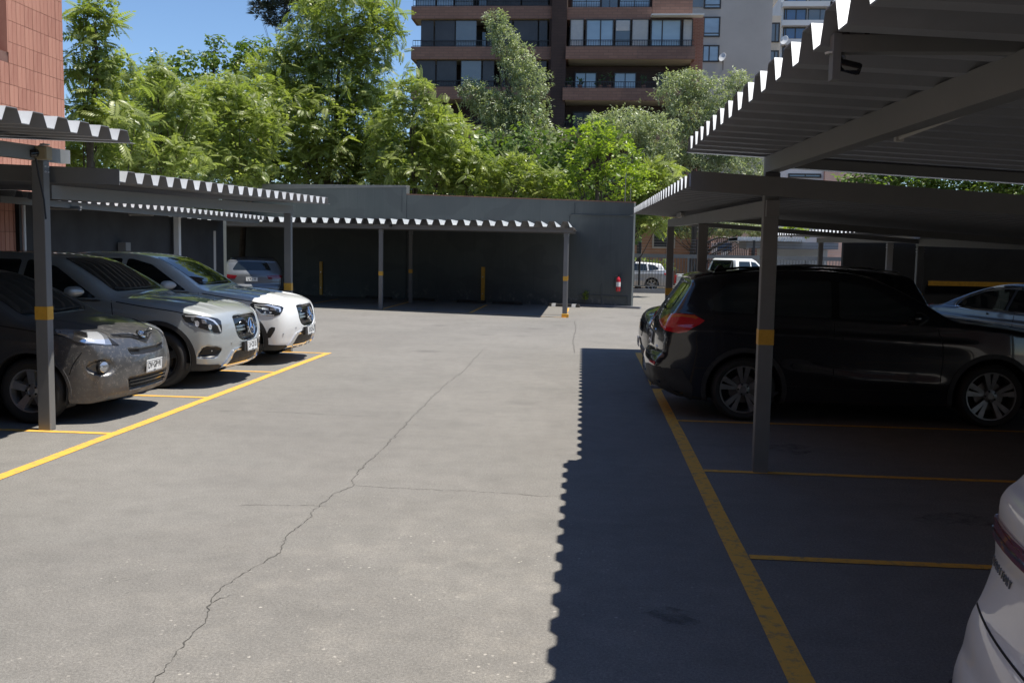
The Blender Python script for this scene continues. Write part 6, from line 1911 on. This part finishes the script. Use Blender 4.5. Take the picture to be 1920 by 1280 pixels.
# ------------------------------------------------------------------ small things
M['red'] = mat('extinguisher_red', (.50, .02, .03), .3, coat=.6)
ex = thing('fire_extinguisher', 'red fire extinguisher hanging on the right end of the back wall', 'fire extinguisher', wallpt(.42, -.14, .82))
MB().lathe([(.001, -.30), (.075, -.295), (.082, -.27), (.082, .12), (.07, .18), (.035, .22), (.028, .25), (.001, .25)], n=20).build('cylinder', M['red'], ex, smooth=True)
MB().lathe([(.0835, -.12), (.0835, .05)], n=20).build('paper_label', M['plate'], ex, smooth=True)
m = MB(); m.box(-.02, .02, -.02, .02, .25, .30); m.box(-.02, .12, -.012, .012, .30, .315); m.box(-.02, .10, -.012, .012, .335, .35)
m.build('valve_handle', M['rail'], ex)
ex.scale = (.9, .9, .9)
MB().tube([(-.02, 0, .28), (-.12, -.01, .26), (-.16, 0, .05), (-.15, 0, -.16)], .012, 6).build('hose', M['rail'], ex, smooth=True)
MB().box(-.05, .05, .07, .13, .10, .16).build('wall_bracket', M['satin'], ex)

def tube_light(label, x, y, z, L=1.2, axis='Y', s=.032):
    g = thing('tube_light', label, 'tube light', (x, y, z), 0 if axis == 'Y' else -PI/2, 'tube lights under the carport roofs')
    MB().box(-s, s, -L/2, L/2, 0, .045).build('lamp_housing', M['post'], g, bevel=.006)
    MB().tube([(0, -L/2+.05, -.012), (0, L/2-.05, -.012)], .011, 8).build('lamp_tube', M['concrete'], g, smooth=True)
    for e in (-1, 1): MB().box(-.02, .02, e*(L/2-.03)-.02, e*(L/2-.03)+.02, -.03, .0).build('lamp_holder', M['concrete'], g)
tube_light('tube light along the near right roof beam', 1.56, 4.4, 2.40, 1.5)
tube_light('short tube light on the second right carport beam, near its far end', 1.34, 14.6, 2.36, .7)
tube_light('tube light in the dark on the left, just right of the first post', -10.0, 17.5, 2.45, .9, 'X')
tube_light('short tube light in the dark on the left, farther back', -10.4, 21.7, 2.50, .6, 'X')
tube_light('tube light on the distant right beam above the dark blue SUV', 6.6, 20.6, 2.17, .9, 'X')

def cctv(label, loc, rz, tilt=-.2):
    g = thing('security_camera', label, 'security camera', loc, rz, 'security cameras on the carports')
    o = MB().lathe([(.001, -.09), (.036, -.088), (.038, -.06), (.038, .06), (.032, .075), (.030, .066), (.001, .066)], axis='Y', n=16).build('camera_body', M['gloss'], g, smooth=True); o.rotation_euler = (tilt, 0, 0)
    MB().lathe([(.030, .07), (.018, .069), (.001, .074)], axis='Y', n=16).build('lens', M['glass'], o, smooth=True)
    MB().tube([(0, -.02, 0), (0, -.03, .06), (0, -.09, .09)], .013, 6).build('bracket', M['satin'], g)
    MB().lathe([(.04, 0), (.045, .012), (.001, .014)], c=(0, -.10, .08), n=14).build('mount', M['offwhite'], g, smooth=True)
    return g
p = at(67, 287, 8.55)
cctv('security camera next to the junction box on the near left post', p, R_(160))
M['boxbeige'] = mat('beige_junction_box', (.30, .25, .16), .55, var=.1)
q = at(81, 287, 8.6)
jb = thing('junction_box', 'beige junction box on top of the near left post', 'junction box', q)
MB().box(-.06, .06, -.05, .05, -.06, .06).build('box_body', M['boxbeige'], jb, bevel=.008)
MB().box(-.05, .05, -.056, -.051, -.05, .05).build('box_lid', M['boxbeige'], jb, bevel=.004)
wr = thing('cable', 'thin black cable running down beside the near left post', 'cable', p)
MB().tube([(.0, .0, -.05), (.01, .02, -.2), (.05, .03, -.42), (.07, .02, -.6)], .008, 6).build('cable_run', M['rail'], wr, smooth=True)
q = at(1563, 84, 3.42)
cn = thing('cable_duct', 'grey metal duct under the near right roof ending in a bracket', 'duct', q)
MB().box(0, 4.6, -.025, .025, -.03, .03).build('duct', M['post'], cn, bevel=.004)
MB().box(-.006, .02, -.028, .028, -.12, .032).build('end_bracket', M['post'], cn)
MB().tube([(.04, 0, .03), (.03, 0, .10), (-.02, -.02, .13), (.05, .0, .10), (.12, .01, .04)], .012, 6).build('cable_loop', M['rail'], cn, smooth=True)
g = cctv('security camera hanging from the duct end under the near right roof', (q.x+.05, q.y-.01, q.z-.075), R_(250), -.3)
g.scale = (.55, .55, .55)
q = at(732, 424, 28.2)
cctv('tiny security camera on the back carport beam', q, R_(180))
